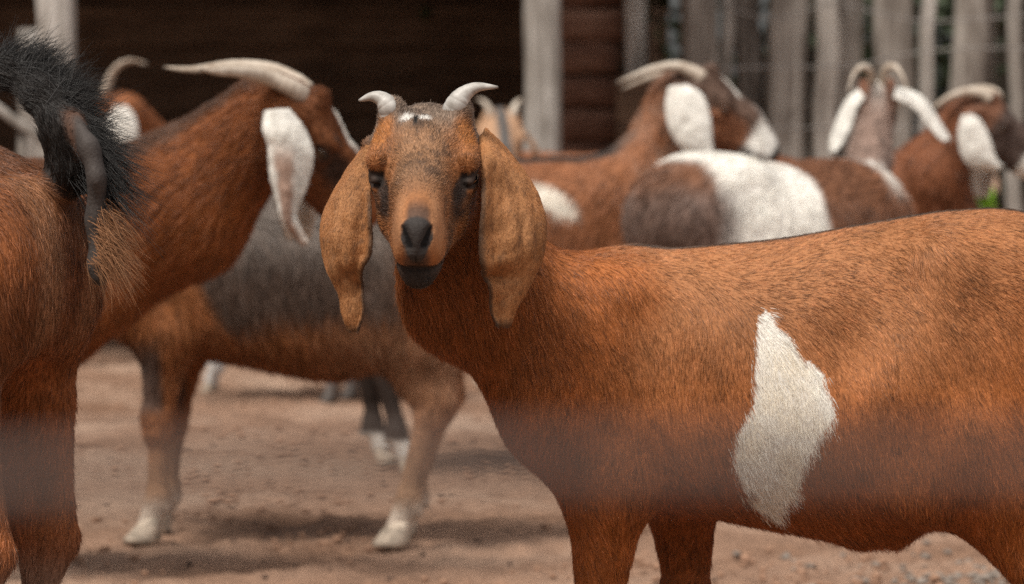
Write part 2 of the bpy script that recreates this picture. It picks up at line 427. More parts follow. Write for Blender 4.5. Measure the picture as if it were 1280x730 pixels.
# ------------------------------------------------------------------ the goat
TRUNK = [(.335, .545, .455, .055), (.28, .625, .385, .098), (.20, .682, .362, .122), (.10, .690, .352, .140), (0, .684, .335, .152), (-.10, .684, .322, .156),
         (-.20, .698, .345, .142), (-.29, .700, .41, .118), (-.36, .668, .48, .085)]
def goat(label, loc, heading, H, head_at, head_fwd, head_up=(0, 0, 1), hsize=1.0, coat=None, vox=.007, group=None,
         neck_mid=None, neck_r=1.0, legs=None, legk=1.0, chin=0.0, shx=0.0, belly=0.0, fur=20000, fur_len=1.0, fur_r=.0005, horns=None, ears=None,
         hoofs=None, eye=True, tail=None, extra=None, trunk_w=1.0, trunk=None, hoofk=1.0, throat=1.0, furdense=None, lift=.25, headfur=1.3):
    s = H / .70; c, sn = math.cos(heading), math.sin(heading)
    M = np.array([[c * s, -sn * s, 0, loc[0]], [sn * s, c * s, 0, loc[1]], [0, 0, s, 0], [0, 0, 0, 1.]])
    Lc = lambda x, y, z: (M @ np.array([x, y, z, 1.]))[:3]
    fwd = np.array([c, sn, 0.]); lat = np.array([-sn, c, 0.])
    base = np.array([loc[0], loc[1], 0.])
    root = empty('goat', base); tag(root, label, 'goat', group)
    st = [(x, t, b - belly * math.exp(-((x + .08) / .2) ** 2), w * trunk_w) for x, t, b, w in (trunk or TRUNK)]
    P = [Trunk(M, st, .03)]
    down = np.array([0, 0, -1.])
    # legs -------------------------------------------------------------
    lg = {'fl': (0, 0), 'fr': (0, 0), 'hl': (0, 0), 'hr': (0, 0)}; lg.update(legs or {})
    feet = {}
    for key, sd in (('fl', 1), ('fr', -1)):
        dx, dy, ex = (tuple(lg[key]) + (0,))[:3]; y = .085 * sd; k_ = legk
        kx = .215 + dx * .45 + ex; dx = dx + ex
        P.append(Prim(Lc(.19, y * .95, .61), Lc(.285 + shx, y * 1.12, .475), (.05 * s, .045 * s), (.058 * s, .045 * s), .045 * s, 'shoulder', flow=down - .4 * fwd))
        P.append(Prim(Lc(.28 + shx, y * 1.1, .475), Lc(.205 + ex, y * 1.05, .40), (.062 * s, .05 * s), (.054 * s, .042 * s), .04 * s, 'shoulder', flow=down))
        P.append(Prim(Lc(.205 + ex, y * 1.05, .405), Lc(kx + .002, y * .98 + dy * .5, .25), (.052 * s, .043 * s), (.026 * s * k_, .025 * s * k_), .03 * s, 'fleg', up=fwd, flow=down))
        P.append(Prim(Lc(kx + .006, y * .98 + dy * .5, .245), Lc(kx + .006, y * .98 + dy * .5, .215), (.031 * s * k_, .030 * s * k_), (.027 * s * k_, .027 * s * k_), .012 * s, 'fleg', up=fwd, flow=down))
        fx = .215 + dx
        P.append(Prim(Lc(kx, y * .98 + dy * .5, .22), Lc(fx, y * .95 + dy, .095), (.021 * s * k_, .019 * s * k_), (.018 * s * k_, .017 * s * k_), .012 * s, 'cannon', up=fwd, flow=down))
        P.append(Prim(Lc(fx - .003, y * .95 + dy, .09), Lc(fx + .002, y * .95 + dy, .078), (.024 * s * k_, .023 * s * k_), (.023 * s * k_, .023 * s * k_), .012 * s, 'cannon', up=fwd, flow=down))
        P.append(Prim(Lc(fx - .021, y * .95 + dy + .011, .075), Lc(fx - .024, y * .95 + dy + .012, .064), .0085 * s, .006 * s, .006 * s, 'cannon', flow=down))
        P.append(Prim(Lc(fx - .021, y * .95 + dy - .011, .075), Lc(fx - .024, y * .95 + dy - .012, .064), .0085 * s, .006 * s, .006 * s, 'cannon', flow=down))
        P.append(Prim(Lc(fx, y * .95 + dy, .08), Lc(fx + .016, y * .95 + dy, .034), (.021 * s * k_, .022 * s * k_), (.022 * s * k_, .026 * s * k_), .012 * s, 'cannon', up=fwd, flow=down))
        feet[key] = Lc(fx + .018, y * .95 + dy, 0)
    for key, sd in (('hl', 1), ('hr', -1)):
        dx, dy = lg[key][:2]; y = .078 * sd; k_ = legk
        hx = -.345 + dx * .55; fx = -.325 + dx
        P.append(Prim(Lc(-.28, y * .85, .585), Lc(-.215, y * 1.18, .45), (.105 * s, .052 * s), (.085 * s, .05 * s), .05 * s, 'thigh', up=fwd, flow=down - .2 * fwd))
        P.append(Prim(Lc(-.335, y * .85, .57), Lc(-.29, y * 1.05, .41), (.05 * s, .045 * s), (.055 * s, .042 * s), .04 * s, 'thigh', up=fwd, flow=down))
        P.append(Prim(Lc(-.225, y * 1.12, .445), Lc(hx, y + dy * .6, .275), (.075 * s * min(1, k_ + .12), .048 * s), (.03 * s * k_, .022 * s * k_), .035 * s, 'thigh', up=fwd, flow=down - .3 * fwd))
        P.append(Prim(Lc(-.33, y, .42), Lc(hx - .022, y + dy * .6, .285), (.03 * s, .02 * s), (.016 * s, .013 * s), .03 * s, 'thigh', up=fwd, flow=down))
        P.append(Prim(Lc(hx - .012, y + dy * .6, .285), Lc(hx, y + dy * .6, .25), (.031 * s * k_, .022 * s * k_), (.026 * s * k_, .02 * s * k_), .015 * s, 'hleg', up=fwd, flow=down))
        P.append(Prim(Lc(hx, y + dy * .6, .255), Lc(fx, y + dy, .095), (.025 * s * k_, .02 * s * k_), (.019 * s * k_, .0175 * s * k_), .014 * s, 'cannon', up=fwd, flow=down))
        P.append(Prim(Lc(fx - .004, y + dy, .09), Lc(fx, y + dy, .078), (.025 * s * k_, .024 * s * k_), (.023 * s * k_, .023 * s * k_), .012 * s, 'cannon', up=fwd, flow=down))
        P.append(Prim(Lc(fx - .024, y + dy + .011, .075), Lc(fx - .027, y + dy + .012, .062), .009 * s, .006 * s, .006 * s, 'cannon', flow=down))
        P.append(Prim(Lc(fx - .024, y + dy - .011, .075), Lc(fx - .027, y + dy - .012, .062), .009 * s, .006 * s, .006 * s, 'cannon', flow=down))
        P.append(Prim(Lc(fx, y + dy, .08), Lc(fx + .018, y + dy, .034), (.021 * s * k_, .022 * s * k_), (.022 * s * k_, .026 * s * k_), .012 * s, 'cannon', up=fwd, flow=down))
        feet[key] = Lc(fx + .02, y + dy, 0)
    # hip bone and pin bones
    for sd in (-1, 1):
        P.append(Prim(Lc(-.20, .078 * sd, .650), Lc(-.33, .055 * sd, .625), (.024 * s, .028 * s), (.022 * s, .026 * s), .045 * s, 'trunk', flow=-fwd + .6 * down))
        P.append(Prim(Lc(.175, .02 * sd, .630), Lc(.20, .07 * sd, .57), (.028 * s, .025 * s), (.04 * s, .03 * s), .04 * s, 'trunk', flow=-fwd + .8 * down))
    # neck and head -----------------------------------------------------
    hs_ = hsize * s; f = nrm(head_fwd); up = nrm(np.asarray(head_up) - f * (np.asarray(head_up) @ f)); lft = np.cross(up, f)
    head_at = np.asarray(head_at, float)
    Hc = lambda u, w, v: head_at + hs_ * (u * f + w * lft + v * up)
    nb = Lc(.225, 0, .535); npt = Hc(-.022, 0, -.028)
    mid = (nb + npt) / 2 + np.array([0, 0, .0]) if neck_mid is None else np.asarray(neck_mid, float)
    ndir = nrm(npt - nb)
    K = neck_r
    nup = nrm(np.array([0, 0, 1.]) - ndir * ndir[2]) if abs(ndir[2]) < .9 else -fwd
    nf = nrm(-ndir + .5 * down)
    P.append(Prim(nb, mid, (.110 * s * K, .085 * s * K), (.085 * s * K, .068 * s * K), .06 * s, 'neck', up=nup, flow=nf))
    P.append(Prim(mid, npt, (.085 * s * K, .068 * s * K), (.056 * hs_ * throat, .05 * hs_ * throat), .035 * s, 'neck', up=nup, flow=nf))
    back = -f
    def HP(a, b, ra, rb, k=.02, region='head', flow=None, neg=False, upv=None):
        g = lambda r: tuple(x * hs_ for x in r) if not np.isscalar(r) else r * hs_
        P.append(Prim(Hc(*a), Hc(*b), g(ra), g(rb), k * hs_, region, up=up if upv is None else upv, flow=back if flow is None else flow, neg=neg))
    HP((-.005, 0, -.005), (.035, 0, -.002), (.052, .049), (.05, .052), .02)                       # cranium
    HP((.045, 0, -.002), (.125, 0, .0), (.046, .049), (.036, .0315), .025)                          # forehead and bridge
    HP((.115, 0, .001), (.172, 0, -.012), (.034, .0300), (.027, .0235), .018)                        # roman nose
    HP((.165, 0, -.018), (.193, 0, -.024), (.03, .0250), (.024, .0235), .013)                        # muzzle
    for sd in (-1, 1):
        HP((.048, .047 * sd, .012), (.077, .0530 * sd, .0150), (.019, .017), (.0120, .012), .012)      # brow
        HP((.028, .036 * sd, -.05), (.085, .034 * sd, -.045), (.034, .019), (.026, .016), .025)    # cheek
        HP((.085, .03 * sd, -.04), (.155, .017 * sd, -.042), (.022, .013), (.016, .011), .018)       # jaw
        HP((.06, .053 * sd, -.019), (.105, .036 * sd, -.022), (.011, .009), (.008, .007), .012)         # cheek bone
        HP((.012, .048 * sd, .0), (.004, .06 * sd, -.004), (.02, .016), (.016, .012), .015)        # ear root
        if horns: HP((.022, .034 * sd, .026), (.010, .039 * sd, .050), (.023, .021), (.017, .0155), .018)   # horn boss
        HP((.172, .0155 * sd, -.03 - chin * .25), (.192, .0140 * sd, -.036 - chin * .3), (.017, .0135), (.014, .0125), .009)     # upper lip
    HP((.09, 0, -.052 - chin * .3), (.17, 0, -.05 - chin * .7), (.024, .03), (.018, .022), .025)
    HP((.168, 0, -.054 - chin * .8), (.186, 0, -.055 - chin), (.016, .020), (.012, .017), .012)                        # chin
    HP((.200, 0, -.012), (.207, 0, -.030 - chin * .2), (.013, .0185), (.011, .013), .007, 'nose')               # nose pad
    for sd in (-1, 1):
        HP((.207, .0150 * sd, -.007), (.2180, .0085 * sd, -.023), (.0060, .0042), (.0085, .0050), .003, 'nose', neg=True)   # nostril
        HP((.064, .066 * sd, -.002), (.088, .060 * sd, -.008), (.0070, .012), (.0052, .010), .005, 'head', neg=True)    # eye socket
        HP((.198, .024 * sd, -.050 - chin * .55), (.160, .040 * sd, -.056 - chin * .6), (.0028, .012), (.0022, .009), .004, 'mouth', neg=True)     # mouth line
    for sd in (-1, 1):
        HP((.060, .0590 * sd, .0055), (.090, .0540 * sd, -.003), (.0050, .0078), (.0044, .006), .004)     # upper lid
        HP((.064, .0580 * sd, -.0135), (.088, .0530 * sd, -.0140), (.0045, .0068), (.004, .006), .004)    # lower lid
    HP((.207, .012, -.0495 - chin * .5), (.207, -.012, -.0495 - chin * .5), (.0028, .012), (.0028, .012), .004, 'mouth', neg=True)
    # tail -----------------------------------------------------------------
    if tail is None: tail = [Lc(-.36, 0, .655), Lc(-.41, 0, .66), Lc(-.435, 0, .615), Lc(-.44, 0, .56)]
    tail = np.asarray(tail, float)
    for i in range(len(tail) - 1):
        r_ = [.026, .021, .015, .010, .007]
        P.append(Prim(tail[i], tail[i + 1], r_[i] * s, r_[i + 1] * s, .02 * s, 'tail'))
    if extra: extra(P, Lc, s, fwd, lat)
    V, Q = field_mesh(P, vox)
    Nv = vnormals(V, Q)
    # regions and hair flow ----------------------------------------------
    x, y, z = V.T
    reg = {}; FL = np.zeros_like(V); wt = np.zeros(len(V))
    Mi = np.linalg.inv(M); pl = V @ Mi[:3, :3].T + Mi[:3, 3]
    for p in P:
        if p.neg: continue
        w = np.exp(-np.clip(p.d(x, y, z) + .004, 0, .3) / .012)
        reg[p.region] = np.maximum(reg.get(p.region, 0), w)
        if p.flow is None:
            sidew = sstep(.67, .55, pl[:, 2])[:, None]
            fl = -fwd * (1 - .72 * sidew) + down * (1.0 * sidew) + RNG.normal(0, .0, (1, 3))
        else: fl = p.flow[None]
        FL += fl * (w ** 2)[:, None]; wt += w ** 2
    tot = sum(reg.values()) + 1e-9; reg = {k: v / tot for k, v in reg.items()}
    wob = np.stack([vnoise(V, 9, 50 + k) - .5 for k in range(3)], 1)
    FL = FL / (wt[:, None] + 1e-9) + wob * .9
    FL -= Nv * np.sum(FL * Nv, 1, keepdims=True); FL /= np.linalg.norm(FL, axis=1, keepdims=True) + 1e-9
    dh = V - head_at; hp = np.stack([dh @ f, dh @ lft, dh @ up], 1) / hs_
    for k in ('trunk', 'neck', 'head', 'fleg', 'hleg', 'thigh', 'cannon', 'tail', 'nose', 'shoulder'): reg.setdefault(k, np.zeros(len(V)))
    info = dict(pl=pl, hp=hp, reg=reg, V=V, N=Nv)
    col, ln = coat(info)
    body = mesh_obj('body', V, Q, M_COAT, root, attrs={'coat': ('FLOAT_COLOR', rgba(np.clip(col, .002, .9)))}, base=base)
    # fur ----------------------------------------------------------------
    if fur:
        dens = np.where(Nv[:, 1] < .35, 1.0, .3) * (1 + headfur * reg['head'] + .6 * reg['tail']) * np.where(ln > .0005, 1, 0)
        if furdense is not None: dens = dens * furdense(info)
        T, w = scatter(V, Q, fur, dens)
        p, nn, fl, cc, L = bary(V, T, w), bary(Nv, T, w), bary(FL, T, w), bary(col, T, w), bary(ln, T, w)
        nn /= np.linalg.norm(nn, axis=1, keepdims=True)
        # jitter the look-up so that patches of colour feather into each other
        cl = vnoise(p * np.array([1, 1, 1]), 130, 3)          # locks
        fl = fl + np.stack([vnoise(p, 70, 60 + k) - .5 for k in range(3)], 1) * .45
        br = (.62 + .62 * RNG.random(fur)) * (.80 + .40 * cl)
        if 'mask' in info:
            pick = RNG.random(fur) < bary(info['mask'][0], T, w); st_ = fbm(p, 22, 91)[pick][:, None]; cc[pick] = info['mask'][1] * (1 - np.array([.05, .09, .16]) * sstep(.45, .7, st_))
        lum = sstep(.3, .55, cc.mean(1))
        dk = RNG.random(fur) < .10 + .22 * (vnoise(p * np.array([1, 1, .5]), 95, 13) > .62); br[dk] *= .38; br = br * (1 - .75 * lum) + (.95 + .1 * (cl - .5)) * .75 * lum
        lt = (RNG.random(fur) < .16) & (lum < .3)
        cc = cc * br[:, None]; cc[lt] = mixc(cc[lt], cc[lt] * 1.7 + .035, .8)
        h = hair_object('fur', p - nn * .0006, fl, L * fur_len * (.55 + .8 * RNG.random(fur)), cc, nn, body, base, r0=fur_r, pts=5, lift=lift * (1 + .35 * bary(reg['head'], T, w)))
        tag(h, kind='stuff')
    # hooves, eyes, horns, ears ----------------------------------------------
    for key, pos in feet.items():
        hm = (hoofs or {}).get(key, M_HOOF)
        hoof_part(pos, fwd, .030 * s * (.5 + .5 * legk) * hoofk, root, base, hm)
    if eye:
        for sd in (-1, 1):
            ce = Hc(.073, .0490 * sd, -.004); r_ = .0128 * hs_
            bm_v = []; bm_f = []
            nu, nv = 16, 12
            ax_ = nrm(.35 * f + .93 * sd * lft + .05 * up); tx = nrm(f - ax_ * (f @ ax_)); ty = np.cross(ax_, tx)
            for i in range(nv + 1):
                th = math.pi * i / nv
                for j in range(nu):
                    ph = 2 * math.pi * j / nu
                    bulge = 1 + .12 * max(0, math.cos(th)) ** 8
                    bm_v.append(ce + r_ * bulge * (math.cos(th) * ax_ + math.sin(th) * (math.cos(ph) * tx + math.sin(ph) * ty)))
            for i in range(nv):
                for j in range(nu):
                    bm_f.append((i * nu + j, i * nu + (j + 1) % nu, (i + 1) * nu + (j + 1) % nu, (i + 1) * nu + j))
            eo = mesh_obj('eye', bm_v, bm_f, M_EYE, root, base=base)
            pv = [ce + r_ * 1.125 * nrm(ax_ + tx * .50 * math.cos(a) + ty * .20 * math.sin(a)) for a in np.linspace(0, 2 * math.pi, 16, endpoint=False)]
            mesh_obj('pupil', pv + [ce + r_ * 1.135 * ax_], [(i, (i + 1) % 16, 16) for i in range(16)], M_PUPIL, eo, base=base)
    if horns:
        for h in horns(Hc, f, lft, up, hs_): horn_part(parent=root, base=base, **h)
    if ears:
        for e in ears(Hc, f, lft, up, hs_): ear_part(parent=root, base=base, **e)
    return root, info

# generic ears and horns ------------------------------------------------
def hang_ears(colf, L=.20, wid=.088, out=.5, fur=900, fwdlean=.0, hl=.007, dirs=None):
    def fn(Hc, f, lft, up, hs_):
        res = []
        for sd in (-1, 1):
            A = Hc(.006, .056 * sd, -.004); o = nrm(lft * sd)
            dn = nrm(np.array([0, 0, -1.]) + o * .10 + f * fwdlean) if dirs is None or dirs[(sd + 1) // 2] is None else nrm(dirs[(sd + 1) // 2])
            B = nrm(f - dn * (f @ dn)); t = np.linspace(0, 1, 8)
            wp = np.array([.32, .62, .9, 1.0, .92, .72, .5, .22]) * wid / 2 * hs_
            off = np.array([0, .6, .95, 1, .95, .9, .88, .95]) * .032 * out * 2 * hs_
            Cc = A + dn * (t * L * hs_)[:, None] + o * off[:, None] + B * (np.sin(t * 3.1) * .006 * hs_)[:, None]
            res.append(dict(E0=Cc - B * wp[:, None], E1=Cc + B * wp[:, None] + B * (t ** 3 * .02 * hs_)[:, None], camber=lambda t: .22 * (1 - t) + .05, colf=colf, fur=fur, side_n=o + .15 * f, seed=int(sd), hair_len=hl, wave=.03))
        return res
    return fn
def swept_horns(L=.24, r=.018, spread=.35, drop=.25, rise=.25, mat=None, tipd=.93):
    def fn(Hc, f, lft, up, hs_):
        out = []
        for sd in (-1, 1):
            pts = []
            for t in np.linspace(0, 1, 6):
                pts.append(Hc(.010 - L * t * (1 - .1 * t), sd * (.034 + spread * L * t ** 1.4), .052 + rise * L * math.sin(t * 2.0) - drop * L * t ** 2))
            out.append(dict(ctrl=[Hc(.018, sd * .032, .035)] + pts, r0=r * hs_, mat=mat or M_HORN2, flat=.7, ridges=14, tipdark=tipd))
        return out
    return fn
def solid(c, var=.25, seed=0):
    def fn(V, t, s, inner):
        n = fbm(V, 60, seed)[:, None]
        return np.asarray(c) * (1 - var + 2 * var * n)
    return fn

# ================================================================== SETTING
def mat_ground():
    m, t, b, N, L = new_mat('trampled_dirt')
    n1 = tex(N, L, 'ShaderNodeTexNoise', 1.6, Detail=6); n2 = tex(N, L, 'ShaderNodeTexNoise', 28, Detail=6, Roughness=.65)
    n3 = tex(N, L, 'ShaderNodeTexNoise', 160, Detail=4)
    r1 = ramp(N, [(.30, (.25, .135, .082)), (.50, (.41, .25, .17)), (.72, (.54, .37, .27))]); L.new(n1.outputs['Fac'], r1.inputs[0])
    r2 = ramp(N, [(.28, (.52, .49, .47)), (.46, (.92, .92, .92)), (.75, (1.2, 1.18, 1.15))]); L.new(n2.outputs['Fac'], r2.inputs[0])
    mx = N.new('ShaderNodeMix'); mx.data_type = 'RGBA'; mx.blend_type = 'MULTIPLY'; mx.inputs[0].default_value = .8
    L.new(r1.outputs[0], mx.inputs[6]); L.new(r2.outputs[0], mx.inputs[7]); L.new(mx.outputs[2], b.inputs['Base Color'])
    b.inputs['Roughness'].default_value = .95; b.inputs['Specular IOR Level'].default_value = .15
    bp = N.new('ShaderNodeBump'); bp.inputs['Strength'].default_value = 1.0; bp.inputs['Distance'].default_value = .018
    ad = N.new('ShaderNodeMath'); ad.operation = 'ADD'; L.new(n2.outputs['Fac'], ad.inputs[0]); L.new(n3.outputs['Fac'], ad.inputs[1])
    L.new(ad.outputs[0], bp.inputs['Height']); L.new(bp.outputs[0], b.inputs['Normal'])
    return m
def mat_wood(name, dark, mid, light, scale=9, rough=.85, stretch=(1, 1, .07), bump=.5):
    m, t, b, N, L = new_mat(name)
    n1 = tex(N, L, 'ShaderNodeTexNoise', scale * 6, vec_scale=stretch, Detail=8, Roughness=.65)
    n2 = tex(N, L, 'ShaderNodeTexNoise', scale * .5, Detail=3)
    oi = N.new('ShaderNodeObjectInfo')
    ad = N.new('ShaderNodeMath'); ad.operation = 'MULTIPLY_ADD'; L.new(n2.outputs['Fac'], ad.inputs[0]); ad.inputs[1].default_value = .45
    L.new(n1.outputs['Fac'], ad.inputs[2])
    a2 = N.new('ShaderNodeMath'); a2.operation = 'MULTIPLY_ADD'; L.new(oi.outputs['Random'], a2.inputs[0]); a2.inputs[1].default_value = .22; L.new(ad.outputs[0], a2.inputs[2])
    r = ramp(N, [(.52, dark), (.80, mid), (1.0, light)]); L.new(a2.outputs[0], r.inputs[0]); L.new(r.outputs[0], b.inputs['Base Color'])
    b.inputs['Roughness'].default_value = rough; b.inputs['Specular IOR Level'].default_value = .25
    bp = N.new('ShaderNodeBump'); bp.inputs['Strength'].default_value = bump; bp.inputs['Distance'].default_value = .01
    L.new(n1.outputs['Fac'], bp.inputs['Height']); L.new(bp.outputs[0], b.inputs['Normal'])
    return m
M_GROUND = mat_ground()
M_POST = mat_wood('weathered_post', (.10, .08, .065), (.27, .24, .21), (.50, .46, .42), 7, bump=.9)
M_LOG = mat_wood('grey_split_log', (.05, .04, .033), (.20, .17, .145), (.44, .40, .355), 6, bump=.8)
M_BOARD = mat_wood('dark_shed_board', (.06, .036, .024), (.15, .09, .058), (.25, .155, .10), 7, stretch=(.07, 1, 1))
M_LOGWALL = mat_wood('red_brown_log', (.06, .028, .018), (.14, .066, .042), (.23, .125, .085), 6, stretch=(.08, 1, 1))
M_WIRE = mat_plain('rusty_grey_wire', (.22, .20, .185), .6, .4, 60, .3)
M_ROOF = mat_plain('dark_roof_sheet', (.06, .055, .05), .7, .3)

# ground -----------------------------------------------------------------
def ground():
    # fine mesh where the yard is seen, one sheet out to the horizon around it
    nx, ny = 300, 420
    xs = np.linspace(-2.4, 2.4, nx); tt = np.linspace(0, 1, ny); ys = 3.4 * (14.0 / 3.4) ** tt
    X, Y = np.meshgrid(xs, ys); p = np.stack([X.ravel(), Y.ravel(), 0 * X.ravel()], 1)
    z = (fbm(p, 5, 11, 4) - .5) * .040 + (fbm(p, 24, 15, 3) - .5) * .030
    pit = np.clip(.36 - vnoise(p, 11, 19), 0, 1); z -= pit * .05
    edge = np.minimum(np.minimum((p[:, 0] + 2.4), (2.4 - p[:, 0])) / .3, np.minimum((p[:, 1] - 3.4) / .3, (14 - p[:, 1]) / .5)); z *= np.clip(edge, 0, 1)
    p[:, 2] = z - .006
    i = np.arange((ny - 1) * nx).reshape(ny - 1, nx)[:, :-1].ravel()
    V = p; Q = np.stack([i, i + 1, i + nx + 1, i + nx], 1)
    # skirt: ring from the patch border to far away
    bor = np.array([[-2.4, 3.4], [2.4, 3.4], [2.4, 14], [-2.4, 14]]); far = np.array([[-150, -60], [150, -60], [150, 250], [-150, 250]])
    k = len(V); V = np.vstack([V, np.c_[bor, np.full(4, -.006)], np.c_[far, np.full(4, -.006)]])
    Q = np.vstack([Q, [[k + 4, k + 5, k + 1, k], [k + 5, k + 6, k + 2, k + 1], [k + 6, k + 7, k + 3, k + 2], [k + 7, k + 4, k, k + 3]]])
    o = mesh_obj('ground', V, Q, M_GROUND); tag(o, 'trampled reddish brown dirt floor of the goat yard', kind='structure')
ground()
def lump(r, seed, sq=.6):
    """a small uneven clod"""
    ph = (1 + 5 ** .5) / 2
    v = np.array([[-1, ph, 0], [1, ph, 0], [-1, -ph, 0], [1, -ph, 0], [0, -1, ph], [0, 1, ph], [0, -1, -ph], [0, 1, -ph], [ph, 0, -1], [ph, 0, 1], [-ph, 0, -1], [-ph, 0, 1]], float)
    v /= np.linalg.norm(v, axis=1)[:, None]
    g = np.random.default_rng(seed); v = v * (.75 + .5 * g.random((12, 1))) * r; v[:, 2] *= sq
    f = [(0, 11, 5), (0, 5, 1), (0, 1, 7), (0, 7, 10), (0, 10, 11), (1, 5, 9), (5, 11, 4), (11, 10, 2), (10, 7, 6), (7, 1, 8), (3, 9, 4), (3, 4, 2), (3, 2, 6), (3, 6, 8), (3, 8, 9), (4, 9, 5), (2, 4, 11), (6, 2, 10), (8, 6, 7), (9, 8, 1)]
    return v, np.array(f)
def scatter_lumps(name, pts, mat, label):
    V, Fc, k = [], [], 0
    for i, (x, y, r) in enumerate(pts):
        v, f = lump(r, i + 11); a = random.random() * 6.28; c, s_ = math.cos(a), math.sin(a)
        v = v @ np.array([[c, s_, 0], [-s_, c, 0], [0, 0, 1]]); V.append(v + [x, y, r * .15]); Fc.append(f + k); k += 12
    o = mesh_obj(name, np.concatenate(V), np.concatenate(Fc), mat); tag(o, label, kind='stuff'); return o
M_CLOD = mat_plain('dirt_clod', (.30, .175, .115), .95, .1, 90, .4)
M_PEB = mat_plain('grey_pebble', (.22, .18, .15), .8, .2, 60, .4)
M_DUNG = mat_plain('dark_pellet', (.05, .03, .022), .7, .25)
pts = []
while len(pts) < 4200:
    y = 5.6 * (13 / 5.6) ** random.random(); x = random.uniform(-1, 1) * .155 * y
    if random.random() < (mnoise.noise((x * 3.1, y * 1.7, 3.3)) * 1.6 + .25): pts.append((x, y, .0022 + .0105 * random.random() ** 4))
scatter_lumps('clods', pts, M_CLOD, 'crumbs and clods of reddish dirt strewn over the yard')
pts = []
for _ in range(120):
    y = random.gauss(6.27, .07); pts.append(((random.gauss(1200, 36) - 640) / F_PX * y, y, random.uniform(.004, .010)))
for _ in range(40):
    y = random.uniform(6.0, 6.8); pts.append(((random.uniform(900, 1240) - 640) / F_PX * y, y, random.uniform(.004, .012)))
scatter_lumps('pebbles', pts, M_PEB, 'heap of grey pebbles on the dirt below the red goat belly')
pts = []
for _ in range(60):
    y = random.uniform(5.8, 9.5); pts.append((random.uniform(-1, 1) * .15 * y, y, random.uniform(.004, .008)))
scatter_lumps('droppings', pts, M_DUNG, 'small dark droppings scattered over the dirt')

# timber -------------------------------------------------------------------
def bar(p0, p1, w, d, seed=0, wob=.008, n=9, taper=.0, roundness=.5, nseg=12, facing=(0, -1, 0)):
    """a rough squared or round timber from p0 to p1"""
    p0, p1 = np.asarray(p0, float), np.asarray(p1, float); t = np.linspace(0, 1, n); ax = nrm(p1 - p0)
    e2 = nrm(np.asarray(facing, float) - ax * (np.asarray(facing) @ ax)); e1 = np.cross(ax, e2); g = np.random.default_rng(seed)
    a = np.linspace(0, 2 * math.pi, nseg, endpoint=False); pw = 2 / (2 + 6 * (1 - roundness))
    cx = np.sign(np.cos(a)) * np.abs(np.cos(a)) ** pw; cy = np.sign(np.sin(a)) * np.abs(np.sin(a)) ** pw
    lumpy = 1 + g.normal(0, .05, nseg)
    V = []
    for k in range(n):
        off = e1 * g.normal(0, wob) + e2 * g.normal(0, wob); sc = 1 - taper * t[k]
        V.append(p0 + (p1 - p0) * t[k] + off + (e1 * (cx * w / 2)[:, None] + e2 * (cy * d / 2)[:, None]) * (lumpy * (1 + g.normal(0, .03, nseg)))[:, None] * sc)
    V = np.concatenate(V); Fc = [(i * nseg + j, i * nseg + (j + 1) % nseg, (i + 1) * nseg + (j + 1) % nseg, (i + 1) * nseg + j) for i in range(n - 1) for j in range(nseg)]
    Fc += [tuple(range(nseg))[::-1], tuple((n - 1) * nseg + j for j in range(nseg))]
    return V, Fc
def timber(name, p0, p1, w, d, mat, parent=None, base=None, **kw):
    V, Fc = bar(p0, p1, w, d, **kw)
    o = mesh_obj(name, V, Fc, mat, parent, smooth=True, base=base)
    return o
def box_part(name, c, size, mat, parent, base, rot=0.0, seed=0):
    x, y, z = [k / 2 for k in size]; g = np.random.default_rng(seed); b = min(size) * .18
    V = []; 
    for sx in (-1, 1):
        for sy in (-1, 1):
            for sz in (-1, 1):
                V += [(sx * (x - b), sy * (y - b), sz * z), (sx * (x - b), sy * y, sz * (z - b)), (sx * x, sy * (y - b), sz * (z - b))]
    import bmesh
    bm = bmesh.new()
    for v in V: bm.verts.new(v)
    bmesh.ops.convex_hull(bm, input=bm.verts); me = bpy.data.meshes.new(name); bm.to_mesh(me); bm.free(); me.materials.append(mat)
    o = bpy.data.objects.new(name, me); COL.objects.link(o); o.parent = parent; o.location = np.asarray(c) - np.asarray(base); o.rotation_euler[2] = rot
    return o

